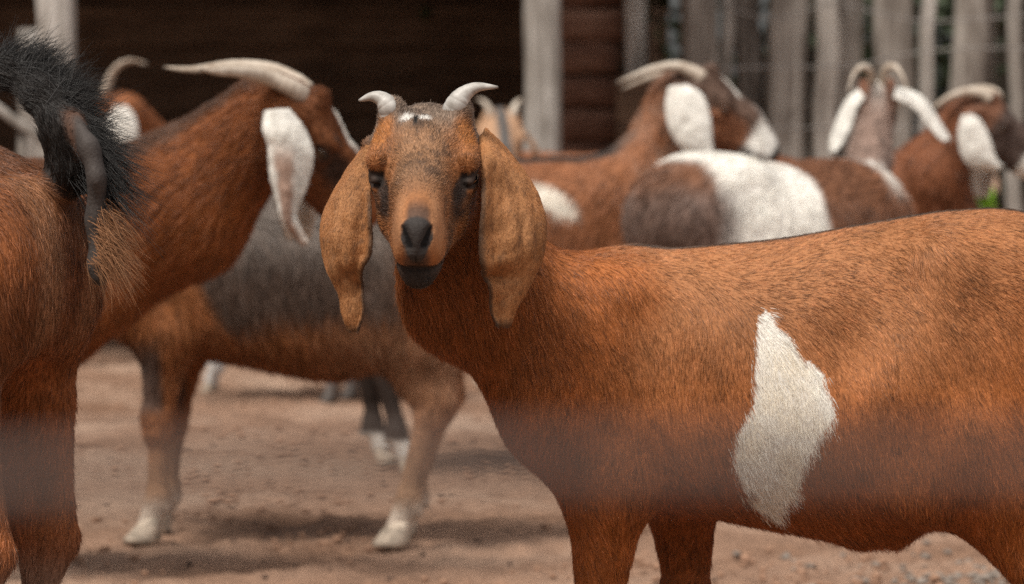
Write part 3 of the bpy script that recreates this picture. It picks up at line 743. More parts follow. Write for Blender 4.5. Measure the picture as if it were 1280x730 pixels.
# open shed at the back ------------------------------------------------------
DS = 14.2
def shed():
    base = np.array([-1.6, DS, 0]); root = empty('shed', base); tag(root, 'dark open shed with plank back wall behind the goats', 'shed')
    hb = .16
    for i in range(17):                                    # back wall planks, deep under the roof, each lapping the one below
        z = .09 + i * hb
        box_part('plank', (-1.55 + .02 * random.random(), DS + 2.2 + .036 * (i % 2) + .006 * random.random(), z), (4.6, .03, hb + .03), M_BOARD, root, base, seed=i)
    for i in range(17):
        z = .09 + i * hb
        box_part('plank', (-3.9 + .036 * (i % 2), DS + 1.1, z), (2.3, .03, hb + .03), M_BOARD, root, base, rot=R(90))
    # log side bay: horizontal red-brown logs, ends towards the fence
    x0, x1 = (690 - 640) / F_PX * 13.6, (778 - 640) / F_PX * 13.6
    for i in range(18):
        z = .07 + i * .135
        V, Fc = bar((x0 - .10, 13.75, z), (x1 + random.uniform(-.02, .03), 13.72, z), .136, .12, seed=i + 40, wob=.004, n=7, roundness=.8, facing=(0, -1, 0))
        mesh_obj('log', V, Fc, M_LOGWALL, root, base=base)
    V, Fc = bar((x1 + .05, 13.62, .0), (x1 + .05, 13.62, 2.7), .085, .085, seed=77, wob=.004, roundness=.5)
    mesh_obj('post', V, Fc, M_POST, root, base=base)
    for px, wpx in ((676, 41),):
        X = (px - 640) / F_PX * 12.3
        V, Fc = bar((X, 12.3, 0), (X + .01, 12.3, 2.7), wpx / F_PX * 12.3, .12, seed=3, wob=.005, roundness=.7, n=14, nseg=20)
        mesh_obj('post', V, Fc, M_POST, root, base=base)
    X = (73 - 640) / F_PX * 12.3
    V, Fc = bar((X - .012, 12.3, 0), (X + .008, 12.3, 2.7), .125, .12, seed=5, wob=.004, roundness=.35, n=14, nseg=20)
    mesh_obj('post', V, Fc, M_POST, root, base=base)
    # unseen roof carried by the posts, put over the shed to darken its inside
    V = np.array([[-4.2, 11.9, 2.62], [.62, 11.9, 2.62], [.62, 16.9, 2.55], [-4.2, 16.9, 2.55], [-4.2, 11.9, 2.68], [.62, 11.9, 2.68], [.62, 16.9, 2.61], [-4.2, 16.9, 2.61]])
    mesh_obj('roof', V, [(0, 3, 2, 1), (4, 5, 6, 7), (0, 1, 5, 4), (1, 2, 6, 5), (2, 3, 7, 6), (3, 0, 4, 7)], M_ROOF, root, smooth=False, base=base)
    V, Fc = bar((-4.1, 12.3, 2.50), (.6, 12.3, 2.50), .12, .12, seed=9, roundness=.3); mesh_obj('beam', V, Fc, M_POST, root, base=base)
    # right end wall keeps the inside dark
    for i in range(17):
        box_part('plank', (x1 + .10 + .036 * (i % 2), DS + 1.05, .09 + i * hb), (2.4, .03, hb + .03), M_BOARD, root, base, rot=R(90))
    # low dark boards added to stand in for the shade beside the log bay
    xa, xb = (770 - 640) / F_PX * 13.5, (850 - 640) / F_PX * 13.5
    for i in range(6):
        box_part('plank', ((xa + xb) / 2, 13.5, .10 + i * .175), (xb - xa, .03, .17), M_BOARD, root, base)
shed()
# stub and sloping pole behind the tail of the near goat
o = timber('stub_post', W(34, 430, 12.6) * [1, 1, 0], W(36, 36, 12.6), .085, .085, M_POST, seed=12, roundness=.6)
tag(o, 'short grey stub post beside the pale shed post at top left', 'post')
p0, p1 = W(-60, 95, 9.5), W(78, 196, 9.5)
o = timber('sloping_pole', p0, W(140, 420, 9.5) * [1, 1, 0] + [0, 0, .0], .05, .05, M_POST, seed=14, roundness=.9)
bpy.data.objects.remove(o)
rail = empty('hay_rack', W(20, 400, 9.6) * [1, 1, 0]); tag(rail, 'pale wooden rack with a sloping rail behind the raised tail', 'rack')
_b = W(20, 400, 9.6) * [1, 1, 0]
mesh_obj('rail', *bar(W(-40, 108, 9.6), W(72, 188, 9.6), .026, .03, seed=2, wob=.002, roundness=.7), M_POST, rail, base=_b)
for px, py in ((28, 150), (-25, 112), (70, 182)):
    q = W(px, py, 9.62); mesh_obj('upright', *bar(q * [1, 1, 0], q, .024, .024, seed=abs(px), wob=.001, roundness=.6), M_POST, rail, base=_b)

# palisade of split logs -------------------------------------------------------
def palisade():
    D = 13.0; base = np.array([1.2, D, 0]); root = empty('palisade_fence', base)
    tag(root, 'weathered grey palisade of uneven split logs strung with wire', 'fence')
    spec = [(868, 873, 44, 0), (908, 908, 18, .05), (940, 936, 34, .12), (980, 985, 50, 0), (1024, 1034, 28, -.06), (1062, 1060, 38, .10), (1113, 1116, 52, 0), (1158, 1160, 18, -.07),
            (1186, 1212, 40, -.03), (1222, 1232, 20, .12), (1268, 1270, 18, 0), (1300, 1296, 36, .06), (1335, 1340, 30, 0), (1372, 1368, 38, .08), (1415, 1420, 34, 0)]
    for i, (xb, xt, w, dd) in enumerate(spec):
        d = D + dd
        a, b = W(xb, 0, d), W(xt, 0, d); zt = 2.05 + .3 * math.sin(i * 2.3)
        V, Fc = bar((a[0] - (xt - xb) / 200 * .5 * 0, d, 0), (b[0] + (b[0] - a[0]) * .6, d, zt), w / F_PX * d * 1.03, w / F_PX * d * .8, seed=100 + i, wob=.007, roundness=.75, n=12, nseg=18, taper=.08)
        mesh_obj('post', V, Fc, M_LOG if w > 19 else M_POST, root, base=base)
    for k, (pts_, r) in enumerate(((((890, 2), (945, 20), (985, 22), (1045, 5), (1150, 26), (1300, 18)), .004), (((850, 88), (960, 84), (1060, 82), (1160, 64), (1265, 60), (1400, 64)), .0042),
                                   (((850, 168), (1000, 160), (1100, 162), (1280, 158), (1420, 160)), .0035))):
        C = spline([W(x, y, D - .17) for x, y in pts_], 60); V, Fc = tube(C, np.full(60, r), 6)
        mesh_obj('wire', V, Fc, M_WIRE, root, base=base)
palisade()

# trees behind the palisade -----------------------------------------------------
def mat_leaf(name, c):
    m, t, b, N, L = new_mat(name)
    a = N.new('ShaderNodeAttribute'); a.attribute_name = 'coat'; L.new(a.outputs['Color'], b.inputs['Base Color'])
    b.inputs['Roughness'].default_value = .6; b.inputs['Specular IOR Level'].default_value = .3
    return m
M_LEAF = mat_leaf('leaf', None); M_BARK = mat_wood('bark', (.03, .024, .018), (.07, .055, .042), (.12, .10, .08), 8)
def leaf_cloud(name, centers, radii, n, size, col, parent, base, seed):
    g = np.random.default_rng(seed); k = g.integers(0, len(centers), n); c = np.asarray(centers)[k]; r = np.asarray(radii)[k]
    d = g.normal(0, 1, (n, 3)); d /= np.linalg.norm(d, axis=1)[:, None]; p = c + d * (r * g.random(n) ** .4)[:, None] * [1, 1, .85]
    u = g.normal(0, 1, (n, 3)); u /= np.linalg.norm(u, axis=1)[:, None]; v = np.cross(u, g.normal(0, 1, (n, 3))); v /= np.linalg.norm(v, axis=1)[:, None]
    s = size * (.6 + .8 * g.random((n, 1))); w_ = np.cross(u, v)
    Vv = np.stack([p - u * s, p + v * s * .45 + w_ * s * .12, p + u * s, p - v * s * .45 + w_ * s * .12], 1).reshape(-1, 3)
    Q = np.arange(4 * n).reshape(n, 4); cc = np.repeat(np.asarray(col) * (.5 + g.random((n, 1))), 4, 0)
    o = mesh_obj(name, Vv, Q, M_LEAF, parent, attrs={'coat': ('FLOAT_COLOR', rgba(cc))}, base=base, smooth=False); return o
def tree(label, x, y, h, seed, col):
    g = np.random.default_rng(seed); base = np.array([x, y, 0]); root = empty('tree', base); tag(root, label, 'tree', 'trees behind the palisade')
    C = spline([[x, y, -.1], [x + .1 * g.normal(), y, h * .3], [x + .15 * g.normal(), y, h * .6], [x, y, h * .95]], 14)
    V, Fc = tube(C, .13 * (1 - .75 * np.linspace(0, 1, 14)), 10); mesh_obj('trunk', V, Fc, M_BARK, root, base=base)
    cs, rs = [], []
    for i in range(26):
        z = h * (.08 + .9 * g.random()); a = g.random() * 6.28; rr = (.9 + .5 * g.random()) * (1.0 - .5 * abs(z / h - .45)); e = np.array([x + rr * math.cos(a), y + rr * math.sin(a) * .8, z])
        t0 = C[min(13, int(z / h * 12))]; V, Fc = tube(spline([t0, (t0 + e) / 2 + [0, 0, .1], e], 6), np.linspace(.035, .008, 6), 6); mesh_obj('branch', V, Fc, M_BARK, root, base=base)
        cs.append(e); rs.append(.42 + .3 * g.random())
    leaf_cloud('crown', cs, rs, 5200, .05, col, root, base, seed)
for i, (x, y, h) in enumerate(((.35, 17.2, 4.6), (1.35, 16.4, 4.2), (2.55, 16.6, 4.8), (3.7, 16.2, 4.4))):
    tree(('dark leafy tree between the shed corner and the first log', 'dark leafy tree behind the middle of the palisade', 'dark leafy tree behind the right of the palisade', 'dark leafy tree behind the last logs of the palisade')[i], x, y, h, 20 + i, ((.035, .05, .018), (.03, .042, .018), (.028, .038, .018), (.035, .045, .02))[i])
def sprig():
    q = W(1228, 300, 12.0); base = q * [1, 1, 0]; root = empty('green_plant', base); tag(root, 'bright green leafy plant at the foot of the palisade', 'plant')
    tp = W(1228, 232, 12.0); V, Fc = tube(spline([base, base + [.01, 0, .3], tp], 10), np.linspace(.008, .003, 10), 6); mesh_obj('stem', V, Fc, M_BARK, root, base=base)
    leaf_cloud('foliage', [tp + [0, 0, .0], tp + [.012, 0, -.05], tp + [-.01, 0, -.14], tp + [.02, 0, -.2]], [.035, .035, .04, .04], 130, .026, (.22, .42, .03), root, base, 5)
sprig()

# near fence wire between the camera and the goats ---------------------------------
M_NEAR = mat_plain('dull_brown_wire', (.10, .076, .066), .9, .1, 60, .3)
def near_wire():
    base = np.array([0, .50, 0]); root = empty('wire_fence', base); tag(root, 'blurred grey fence wire crossing in front of the goats', 'fence')
    C = spline([W(-900, 640, .50), W(0, 600, .50), W(640, 582, .50), W(1280, 577, .50), W(2300, 572, .50)], 60)
    V, Fc = tube(C, np.full(60, .0030), 8); mesh_obj('wire', V, Fc, M_NEAR, root, base=base)
    for px in (-900, 2300):
        q = W(px, 600, .50); mesh_obj('post', *bar((q[0], .51, 0), (q[0], .51, 1.1), .05, .05, seed=3, roundness=.9), M_POST, root, base=base)
near_wire()

# ================================================================== GOATS
def lens(i, trunk=.024, neck=.026, head=.011, leg=.014, cannon=.008, tail=.045):
    r = i['reg']
    return (trunk * (r['trunk'] + r['shoulder'] + r['thigh']) + neck * r['neck'] + head * r['head'] + leg * (r['fleg'] + r['hleg']) + cannon * r['cannon'] + tail * r['tail'] + .0 * r['nose'])
def in_poly(x, z, poly):
    ins = np.zeros(len(x), bool); j = len(poly) - 1
    for i in range(len(poly)):
        xi, zi = poly[i]; xj, zj = poly[j]
        c = ((zi > z) != (zj > z)) & (x < (xj - xi) * (z - zi) / (zj - zi + 1e-12) + xi); ins ^= c; j = i
    return ins
def face_marks(c, i, dark=(.03, .02, .015), nose=True, chin=True):
    hp = i['hp']; hd = i['reg']['head'] + i['reg']['nose']
    if nose: c = mixc(c, (.016, .012, .010), sstep(.3, .8, i['reg']['nose']))
    return c
WHITE = np.array([.80, .765, .70])

def pts_ear(a, b, x0, y0, k, d, col, far=None, camber=.18):
    def fn(Hc, f, lft, up, hs_):
        E0 = [W(x0 + x * k, y0 + y * k, d) for x, y in a]; E1 = [W(x0 + x * k, y0 + y * k, d - .01) for x, y in b]
        r = [dict(E0=E0, E1=E1, camber=camber, colf=solid(col, .12), fur=1200, side_n=(0, -1, 0), seed=2, hair_len=.008, thick=.008)]
        r.append(hang_ears(solid(col, .12))(Hc, f, lft, up, hs_)[1]); return r
    return fn
def pts_horns(near, r, d, far_off, mat=None):
    def fn(Hc, f, lft, up, hs_):
        return [dict(ctrl=[W(x, y, d) for x, y in near], r0=r, mat=mat or M_HORN2, flat=.8, ridges=14, tipdark=.92),
                dict(ctrl=[W(x + far_off[0], y + far_off[1], d + .07 + .05 * q) for q, (x, y) in enumerate(near)], r0=r, mat=mat or M_HORN2, flat=.8, ridges=14, tipdark=.92)]
    return fn

# ---- the red goat looking at the camera
def coat_hero(i):
    pl, hp, r, V = i['pl'], i['hp'], i['reg'], i['V']; N = len(V)
    n1 = fbm(V, 7, 1); n2 = fbm(V * [1, 1, .5], 38, 2)
    c = np.tile([.345, .105, .024], (N, 1))
    up = sstep(.42, .62, pl[:, 2] + .05 * (n1 - .5))
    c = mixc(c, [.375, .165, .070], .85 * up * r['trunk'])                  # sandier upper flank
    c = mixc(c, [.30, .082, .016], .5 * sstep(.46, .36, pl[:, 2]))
    c = mixc(c, [.24, .08, .024], .55 * r['neck'])
    c = c * (.82 + .36 * n2[:, None]) * (.85 + .3 * n1[:, None])
    c = mixc(c, [.03, .024, .02], .85 * sstep(.030, .016, np.abs(pl[:, 1] + .004 * (n2 - .5))) * sstep(.64, .665, pl[:, 2]) * sstep(.24, .18, pl[:, 0]))
    # white flank patch (a mark of the coat, on the goat's left side)
    poly = [(955, 372), (972, 400), (988, 424), (1012, 446), (1026, 462), (1032, 482), (1041, 506), (1028, 530), (1010, 556), (1000, 592), (988, 626), (970, 650), (950, 632), (930, 606), (918, 570), (926, 522), (940, 486), (946, 440), (945, 402)]
    px = 640 + V[:, 0] / V[:, 1] * F_PX; 
    S = F_PX / 3.93
    X0 = [((a - 640) / S, CAM_H - (b - HORIZON) / S) for a, b in poly]
    j = np.stack([vnoise(V, 55, 31), vnoise(V * [1, 1, .35], 90, 32)], 1) - .5
    g = np.random.default_rng(4); prob = np.zeros(N)
    for _ in range(10):
        ox, oz = g.normal(0, .004), g.normal(0, .006)
        prob += in_poly(V[:, 0] + .010 * j[:, 0] + ox, V[:, 2] + .022 * j[:, 1] + oz + .008, X0) & (pl[:, 1] > 0)
    prob /= 10; ins = prob > .5; i['mask'] = (prob, WHITE * 1.19)
    base_c = c; c = mixc(c, WHITE * .9, np.where(ins, 1, 0))
    # face ------------------------------------------------------------
    u, w, v = hp[:, 0], np.abs(hp[:, 1]), hp[:, 2]; hd = np.clip(r['head'] * 1.6 + r['nose'] * 2, 0, 1); hd2 = hd
    wn = w + .012 * (n2 - .5)
    f = np.tile([.33, .130, .046], (N, 1))
    f = mixc(f, [.265, .145, .078], .9 * sstep(.042, .018, wn) * sstep(.185, .14, u))            # greyer forehead and bridge
    f = mixc(f, [.215, .155, .115], .95 * sstep(.07, .025, u + .02 * (n1 - .5)) * sstep(-.01, .02, v))
    f = mixc(f, [.40, .15, .038], .9 * sstep(.020, .008, np.hypot((u - .045) * .8, w - .049)) * sstep(-.03, 0, v))      # rusty brow
    f = mixc(f, [.035, .027, .024], .92 * sstep(.0080, .0035, np.abs(w - (.0520 - .42 * (u - .080)) + .006 * (n2 - .5))) * sstep(.076, .086, u) * sstep(.142, .118, u) * sstep(-.05, -.03, v) * sstep(.006, .0, v))  # tear stripe
    f = mixc(f, [.025, .018, .015], .95 * sstep(.0215, .016, np.hypot((u - .076) * .85, (v + .003) * 1.35)) * sstep(.040, .046, w) * sstep(.014, .009, v))
    f = mixc(f, [.40, .20, .10], .65 * sstep(.15, .175, u) * sstep(-.045, -.02, v) * sstep(.008, .02, w))
    f = mixc(f, [.06, .04, .032], .85 * sstep(.018, .010, wn + .25 * np.clip(.19 - u, 0, 1)) * sstep(.168, .194, u))       # dark wedge above the nose
    f = mixc(f, [.03, .022, .018], .95 * sstep(-.055, -.063, v + .005 * (n2 - .5)) * sstep(.13, .16, u))   # black chin
    f = mixc(f, [.03, .022, .018], .8 * sstep(.198, .204, u) * sstep(-.036, -.042, v) * sstep(.010, .004, w))
    f = mixc(f, [.07, .042, .03], .55 * sstep(.56, .70, vnoise(V * [1.3, 1, .7], 130, 9)) * sstep(.040, .024, wn) * sstep(.18, .14, u))
    hw_ = hp[:, 1] + .010; wl = u                                      # whorl of white with a dark centre
    f = mixc(f, [.80, .77, .72], .95 * sstep(.0115, .004, np.hypot((u - .036 - .25 * (np.abs(hw_) - .01)) * 1.3, np.abs(hw_) - .0098) + .007 * (vnoise(V, 260, 77) - .5)) * sstep(.012, .03, v))
    f = mixc(f, [.02, .017, .015], sstep(.0042, .0025, np.hypot((u - .042) * .30, hw_)) * sstep(.02, .03, v))
    f = f * (.8 + .4 * n2[:, None])
    c = mixc(c, f, hd)
    c = mixc(c, [.040, .033, .030], sstep(.0195, .0178, w + .50 * np.clip(-.018 - v, 0, 1)) * sstep(.200, .205, u + .25 * (v + .01)) * sstep(-.046, -.041, v) * hd2)
    tq = np.clip(((w - .0155) * -.0075 + (v + .006) * -.017) / (.0075 ** 2 + .017 ** 2), 0, 1)                 # comma nostrils and the cleft of the lip
    nd = np.hypot(w - (.0155 - .0075 * tq), v - (-.006 - .017 * tq)) - .0012 - .0020 * tq
    c = mixc(c, [.004, .003, .003], sstep(.0016, .0002, nd) * sstep(.195, .2, u))
    c = mixc(c, [.008, .006, .005], sstep(.0016, .0008, w) * sstep(-.032, -.036, v) * sstep(-.066, -.06, v) * sstep(.19, .2, u))
    c = mixc(c, [.22, .14, .09], .6 * r['cannon'])
    L = lens(i, .0105, .0155, .0066, .012); L = L * (1 - .75 * hd * sstep(.028, .018, np.hypot(u - .078, (v + .004) * 1.3)) * sstep(.034, .04, w))
    L = L * (1 - .45 * sstep(.13, .19, u) * hd); L = L * np.where((c.mean(1) < .02) & (u > .18) & (r['head'] + r['nose'] > .4), .12, 1)
    L = np.where(ins, L * 1.15, L)
    L = L * (1 + .5 * sstep(.40, .34, pl[:, 2]) * r['trunk'])
    return c, L
def hero_ears(Hc, f, lft, up, hs_):
    d = 3.89
    def colf(sd):
        def fn(V, t, s, inner):
            n = fbm(V, 40, 4)[:, None]; n2 = vnoise(V, 220, 8)
            c = np.array([.365, .16, .060]) * (.66 + .68 * n)
            c = mixc(c, [.13, .06, .03], .65 * (n2 > .76)); c = mixc(c, [.42, .21, .095], .35 * sstep(.5, 0, np.abs(s - .45)))
            edge = s if sd < 0 else 1 - s
            c = mixc(c, [.045, .03, .022], .85 * sstep(.91, .985, edge) * sstep(.12, .25, t)); c = mixc(c, [.07, .045, .03], .8 * sstep(.93, 1, t)); c = mixc(c, [.08, .05, .03], .6 * sstep(.03, .0, edge) * sstep(.3, .5, t))
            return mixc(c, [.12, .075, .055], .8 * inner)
        return fn
    o = [(457, 181, d + .02), (434, 212, d + .03), (411, 250, d + .02), (400, 284, d), (402, 315, d - .01), (409, 340, d - .02), (424, 368, d - .02), (428, 392, d - .02), (437, 413, d - .02)]
    n = [(468, 184, d - .01), (463, 222, d - .04), (468, 262, d - .05), (471, 298, d - .05), (469, 318, d - .05), (457, 339, d - .04), (456, 362, d - .035), (458, 390, d - .035), (449, 414, d - .03)]
    E0, E1 = [W(*q) for q in o], [W(*q) for q in n]
    o2 = [(605, 160, d + .02), (629, 183, d + .03), (656, 216, d + .03), (675, 250, d + .02), (683, 284, d + .01), (678, 322, d), (664, 354, d - .01), (649, 380, d - .02), (637, 408, d - .02)]
    n2 = [(598, 174, d - .01), (601, 202, d - .05), (597, 240, d - .05), (592, 284, d - .05), (592, 324, d - .05), (599, 344, d - .04), (608, 364, d - .035), (610, 388, d - .03), (620, 408, d - .03)]
    F0, F1 = [W(*q) for q in n2], [W(*q) for q in o2]
    cam_ = lambda t: .16 + .10 * np.sin(t * 3.14)
    return [dict(E0=E0, E1=E1, camber=cam_, colf=colf(-1), fur=26000, side_n=(-.35, -1, 0), seed=3, hair_len=.0026, wave=.03, folds=.85, thick=.0055, wrinkle=.0016),
            dict(E0=F0, E1=F1, camber=cam_, colf=colf(1), fur=26000, side_n=(.35, -1, 0), seed=6, hair_len=.0026, wave=.03, folds=.15, thick=.0055, wrinkle=.0016)]
def hero_horns(Hc, f, lft, up, hs_):
    d = 3.865
    return [dict(ctrl=[W(492, 156, d + .01), W(486, 135, d), W(477, 124, d), W(464, 121, d), W(448, 126, d)], r0=.0152, mat=M_HORN, flat=.95, ridges=9, tipdark=.9),
            dict(ctrl=[W(565, 152, d + .01), W(571, 131, d), W(580, 118, d), W(597, 109, d), W(623, 109, d)], r0=.0160, mat=M_HORN, flat=.95, ridges=9, tipdark=.9)]
def hero_extra(P, Lc, s, fwd, lat):
    P.append(Prim(Lc(-.10, .02, .342), Lc(-.135, .02, .336), (.015 * s, .02 * s), (.010 * s, .012 * s), .035 * s, 'trunk', flow=(-.4, 0, -1)))
    # flank fold running from the belly up to the hip
    P.append(Prim(Lc(-.165, .118, .40), Lc(-.215, .125, .47), (.03 * s, .02 * s), (.03 * s, .02 * s), .04 * s, 'trunk', flow=(0, 0, -1)))
    P.append(Prim(Lc(-.105, .166, .565), Lc(-.160, .148, .645), (.050 * s, .030 * s), (.032 * s, .022 * s), .04 * s, 'trunk', up=(1, 0, 0), neg=True))   # hollow before the hip
    P.append(Prim(Lc(-.190, .100, .645), Lc(-.165, .115, .52), (.034 * s, .030 * s), (.034 * s, .030 * s), .06 * s, 'trunk', flow=(.2, 0, -1)))
    P.append(Prim(Lc(-.195, .100, .668), Lc(-.215, .095, .66), (.024 * s, .026 * s), (.022 * s, .024 * s), .022 * s, 'trunk', flow=(.6, 0, -.6)))
    P.append(Prim(Lc(.135, .164, .60), Lc(.125, .166, .42), (.030 * s, .03 * s), (.030 * s, .03 * s), .045 * s, 'trunk', up=(1, 0, 0), neg=True))             # behind the shoulder
HERO_TRUNK = [(.290, .575, .500, .055), (.250, .635, .425, .096), (.20, .672, .365, .122), (.10, .682, .354, .140), (0, .692, .337, .152), (-.10, .710, .325, .156),
         (-.20, .726, .347, .142), (-.29, .726, .41, .118), (-.36, .688, .48, .085)]
hero, hi = goat('red brown goat with a white flank patch looking straight at the camera', ((978 - 640) / F_PX * 4.1, 4.1), R(172), .685,
     W(533, 182, 3.90), (-.03, -.906, -.42), (0, -.42, .906), hsize=1.0, chin=.022, coat=coat_hero, vox=.0026, shx=-.022, trunk=HERO_TRUNK, neck_mid=W(586, 352, 4.02),
     legs={'fr': (-.05, 0, -.07), 'hl': (.03, 0), 'hr': (-.02, 0)}, fur=470000, fur_r=.00025, horns=hero_horns, ears=hero_ears, extra=hero_extra,
     furdense=lambda i: np.where(i['pl'][:, 2] < .22, .25, 1.0), headfur=4.0)

# ---- near goat seen from behind at the left edge
def coat_rump(i):
    pl, r, V = i['pl'], i['reg'], i['V']; N = len(V); n1 = fbm(V, 6, 5); n2 = fbm(V * [1, 1, .4], 40, 6)
    c = np.tile([.27, .085, .024], (N, 1))
    c = mixc(c, [.09, .04, .02], .7 * sstep(.60, .70, pl[:, 2] + .06 * (n1 - .5)))
    c = mixc(c, [.12, .05, .024], .5 * sstep(.45, .7, n1))
    c = mixc(c, [.36, .18, .09], .45 * sstep(.030, .012, np.abs(np.abs(pl[:, 1]) - .040)) * sstep(-.35, -.385, pl[:, 0]) * sstep(.46, .54, pl[:, 2]))    # pale breeches
    c = c * (.75 + .5 * n2[:, None])
    c = mixc(c, [.20, .15, .12], .7 * sstep(.30, .24, pl[:, 2]))
    c = mixc(c, [.022, .018, .016], sstep(.3, .7, r['tail']))
    c = mixc(c, [.060, .049, .044], sstep(.35, .8, r.get('skin', 0 * n1)))
    L = lens(i, .026, .03, .011, .02, .010, .055) * (1 - .80 * r.get('skin', 0 * n1))
    return c, L
LLOC = np.array([-.94, 4.13]); LH = .79
def rump_setup():
    s = LH / .70; c, sn = math.cos(R(158)), math.sin(R(158))
    return lambda x, y, z: np.array([LLOC[0] + s * (c * x - sn * y), LLOC[1] + s * (sn * x + c * y), s * z])
LL = rump_setup()
tail_L = [W(88, 215, 3.97), W(84, 165, 3.97), W(58, 125, 3.99), W(18, 95, 4.02), W(-20, 76, 4.04)]
def rump_extra(P, Lc, s, fwd, lat):
    q = lambda x, y, d=0: W(x, y, 3.93 + d)
    S_ = lambda a, b, ra, rb, k=.012, neg=False: P.append(Prim(a, b, ra, rb, k, 'skin', up=(1, 0, 0), flow=(0, 0, -1), neg=neg))
    S_(q(98, 156, .02), q(112, 186), (.006, .012), (.011, .016)); S_(q(112, 186), q(121, 222, -.005), (.011, .016), (.009, .016)); S_(q(121, 222, -.005), q(120, 275, .006), (.010, .016), (.012, .014)); S_(q(120, 275, .006), q(124, 330, .004), (.012, .014), (.011, .012))
    S_(q(120, 330, .006), q(125, 350, .004), (.012, .012), (.010, .010), .010)
    pass
rump, ri = goat('dark red goat seen from behind with its black tail raised', LLOC, R(158), LH, LL(.62, .0, .82), (-1, .3, -.35), coat=coat_rump, vox=.0055,
     tail=tail_L, extra=rump_extra, fur=220000, fur_r=.00032, fur_len=.52, legk=.76, legs={'hl': (.0, .0), 'hr': (.03, -.01)}, horns=swept_horns(), ears=hang_ears(solid((.3, .2, .14))), lift=.3)
def tail_plume():
    base = np.array([LLOC[0], LLOC[1], 0.]); C = spline(tail_L, 40); n = 9000
    k = RNG.integers(0, 36, n); p = C[k] + RNG.normal(0, .007, (n, 3))
    sd = RNG.random(n)
    lk = np.stack([vnoise(p, 60, 80 + q_) - .5 for q_ in range(3)], 1)
    dl = np.where(sd[:, None] < .6, np.array([.62, -.1, -.30]), np.array([.30, .1, .62])) + lk * .8 + RNG.normal(0, .10, (n, 3))
    dl = dl + np.where(sd[:, None] < .6, 1, 0) * np.array([0, 0, .7]) * ((k / 36 - .35)[:, None])
    dl /= np.linalg.norm(dl, axis=1)[:, None]; nn = np.tile([0, -.8, .6], (n, 1)) 
    col = np.array([.011, .009, .008]) * (.5 + 1.3 * RNG.random((n, 1))) + np.where(RNG.random((n, 1)) < .15, .02, 0)
    L = np.where(sd < .6, .098 - .045 * k / 36, .072) * (.45 + .75 * RNG.random(n))
    h = hair_object('tail_hair', p, dl, L, col, nn, rump, base, r0=.00032, pts=6, lift=.1, droop=.22, flip=.05); tag(h, kind='stuff')
    # pale tufts beside the vent
    m = 700; A = W(128, 262, 3.93); B = W(128, 330, 3.92); t = RNG.random((m, 1)); p = A + (B - A) * t + RNG.normal(0, .008, (m, 3))
    dl = np.tile([.75, -.15, -.5], (m, 1)) + RNG.normal(0, .25, (m, 3)); dl /= np.linalg.norm(dl, axis=1)[:, None]
    h = hair_object('tuft', p, dl, .032 * (.5 + RNG.random(m)), np.array([.34, .17, .085]) * (.4 + RNG.random((m, 1))), np.tile([.3, -.9, .2], (m, 1)), rump, base, r0=.0003, pts=5, lift=.1, droop=.35); tag(h, kind='stuff')
tail_plume()

# ---- goat with long swept horns and white-brown ear, neck across the left
def coat_neck(i):
    pl, hp, r, V = i['pl'], i['hp'], i['reg'], i['V']; N = len(V); n1 = fbm(V, 6, 15); n2 = fbm(V, 30, 16)
    c = np.tile([.25, .078, .02], (N, 1)) * (.75 + .5 * n1[:, None])
    top = sstep(.45, .75, i['N'][:, 2]) * r['neck'] * sstep(.60, .66, pl[:, 2]); c = mixc(c, [.06, .035, .022], .75 * top)
    c = mixc(c, [.12, .045, .02], .6 * r['head'])
    u, w, v = hp[:, 0], np.abs(hp[:, 1]), hp[:, 2]
    c = mixc(c, WHITE, sstep(.020, .013, w) * sstep(.02, .03, v) * sstep(.03, .04, u) * sstep(.13, .10, u))
    c = mixc(c, [.03, .02, .016], .8 * sstep(.024, .014, np.hypot(np.hypot(u - .073, w - .05), v + .004)))
    c = mixc(c, [.03, .022, .018], .8 * sstep(.011, .004, np.abs(w - (.050 - .2 * (u - .07)))) * sstep(.06, .075, u) * sstep(.17, .14, u) * sstep(-.04, -.02, v) * r['head'])
    c = c * (.8 + .4 * n2[:, None])
    return c, lens(i, .022, .026, .010)
def neck_ears(Hc, f, lft, up, hs_):
    d = 6.08; k = 2.808
    a = [(365, 222), (360, 285), (378, 345), (383, 440), (405, 530), (425, 600), (462, 650), (500, 690)]
    b = [(455, 214), (508, 285), (537, 360), (530, 430), (505, 510), (478, 580), (500, 640), (524, 686)]
    E0 = [W(200 + x / k, 60 + y / k, d - (.02 if 0 < q < 6 else 0)) for q, (x, y) in enumerate(a)]; E1 = [W(200 + x / k, 60 + y / k, d - .01) for x, y in b]
    def colf(V, t, s, inner):
        n = fbm(V, 50, 9)
        c = np.tile(WHITE * .9, (len(V), 1)); c = mixc(c, [.30, .15, .09], .8 * sstep(.28, .12, np.abs(s - .38 + .2 * (n - .5))) * sstep(.2, .4, t)); c = mixc(c, [.34, .25, .2], .6 * sstep(.7, .9, t))
        return c * (.8 + .4 * n[:, None])
    far = hang_ears(solid(WHITE * .8))(Hc, f, lft, up, hs_)[1]
    return [dict(E0=E0, E1=E1, camber=.16, colf=colf, fur=3000, side_n=(-.1, -1, 0), seed=9, hair_len=.007, wave=.05, thick=.008), far]
def neck_horns(Hc, f, lft, up, hs_):
    return [dict(ctrl=[W(378, 120, 6.14), W(364, 110, 6.12), W(335, 97, 6.1), W(300, 90, 6.05), W(268, 89, 6.0), W(250, 86, 5.98)], r0=.0195, mat=M_HORN2, flat=.8, ridges=16, tipdark=.94),
            dict(ctrl=[W(384, 116, 6.24), W(366, 101, 6.26), W(335, 87, 6.3), W(290, 82, 6.34), W(240, 87, 6.38), W(204, 84, 6.42)], r0=.0195, mat=M_HORN2, flat=.8, ridges=16, tipdark=.94)]
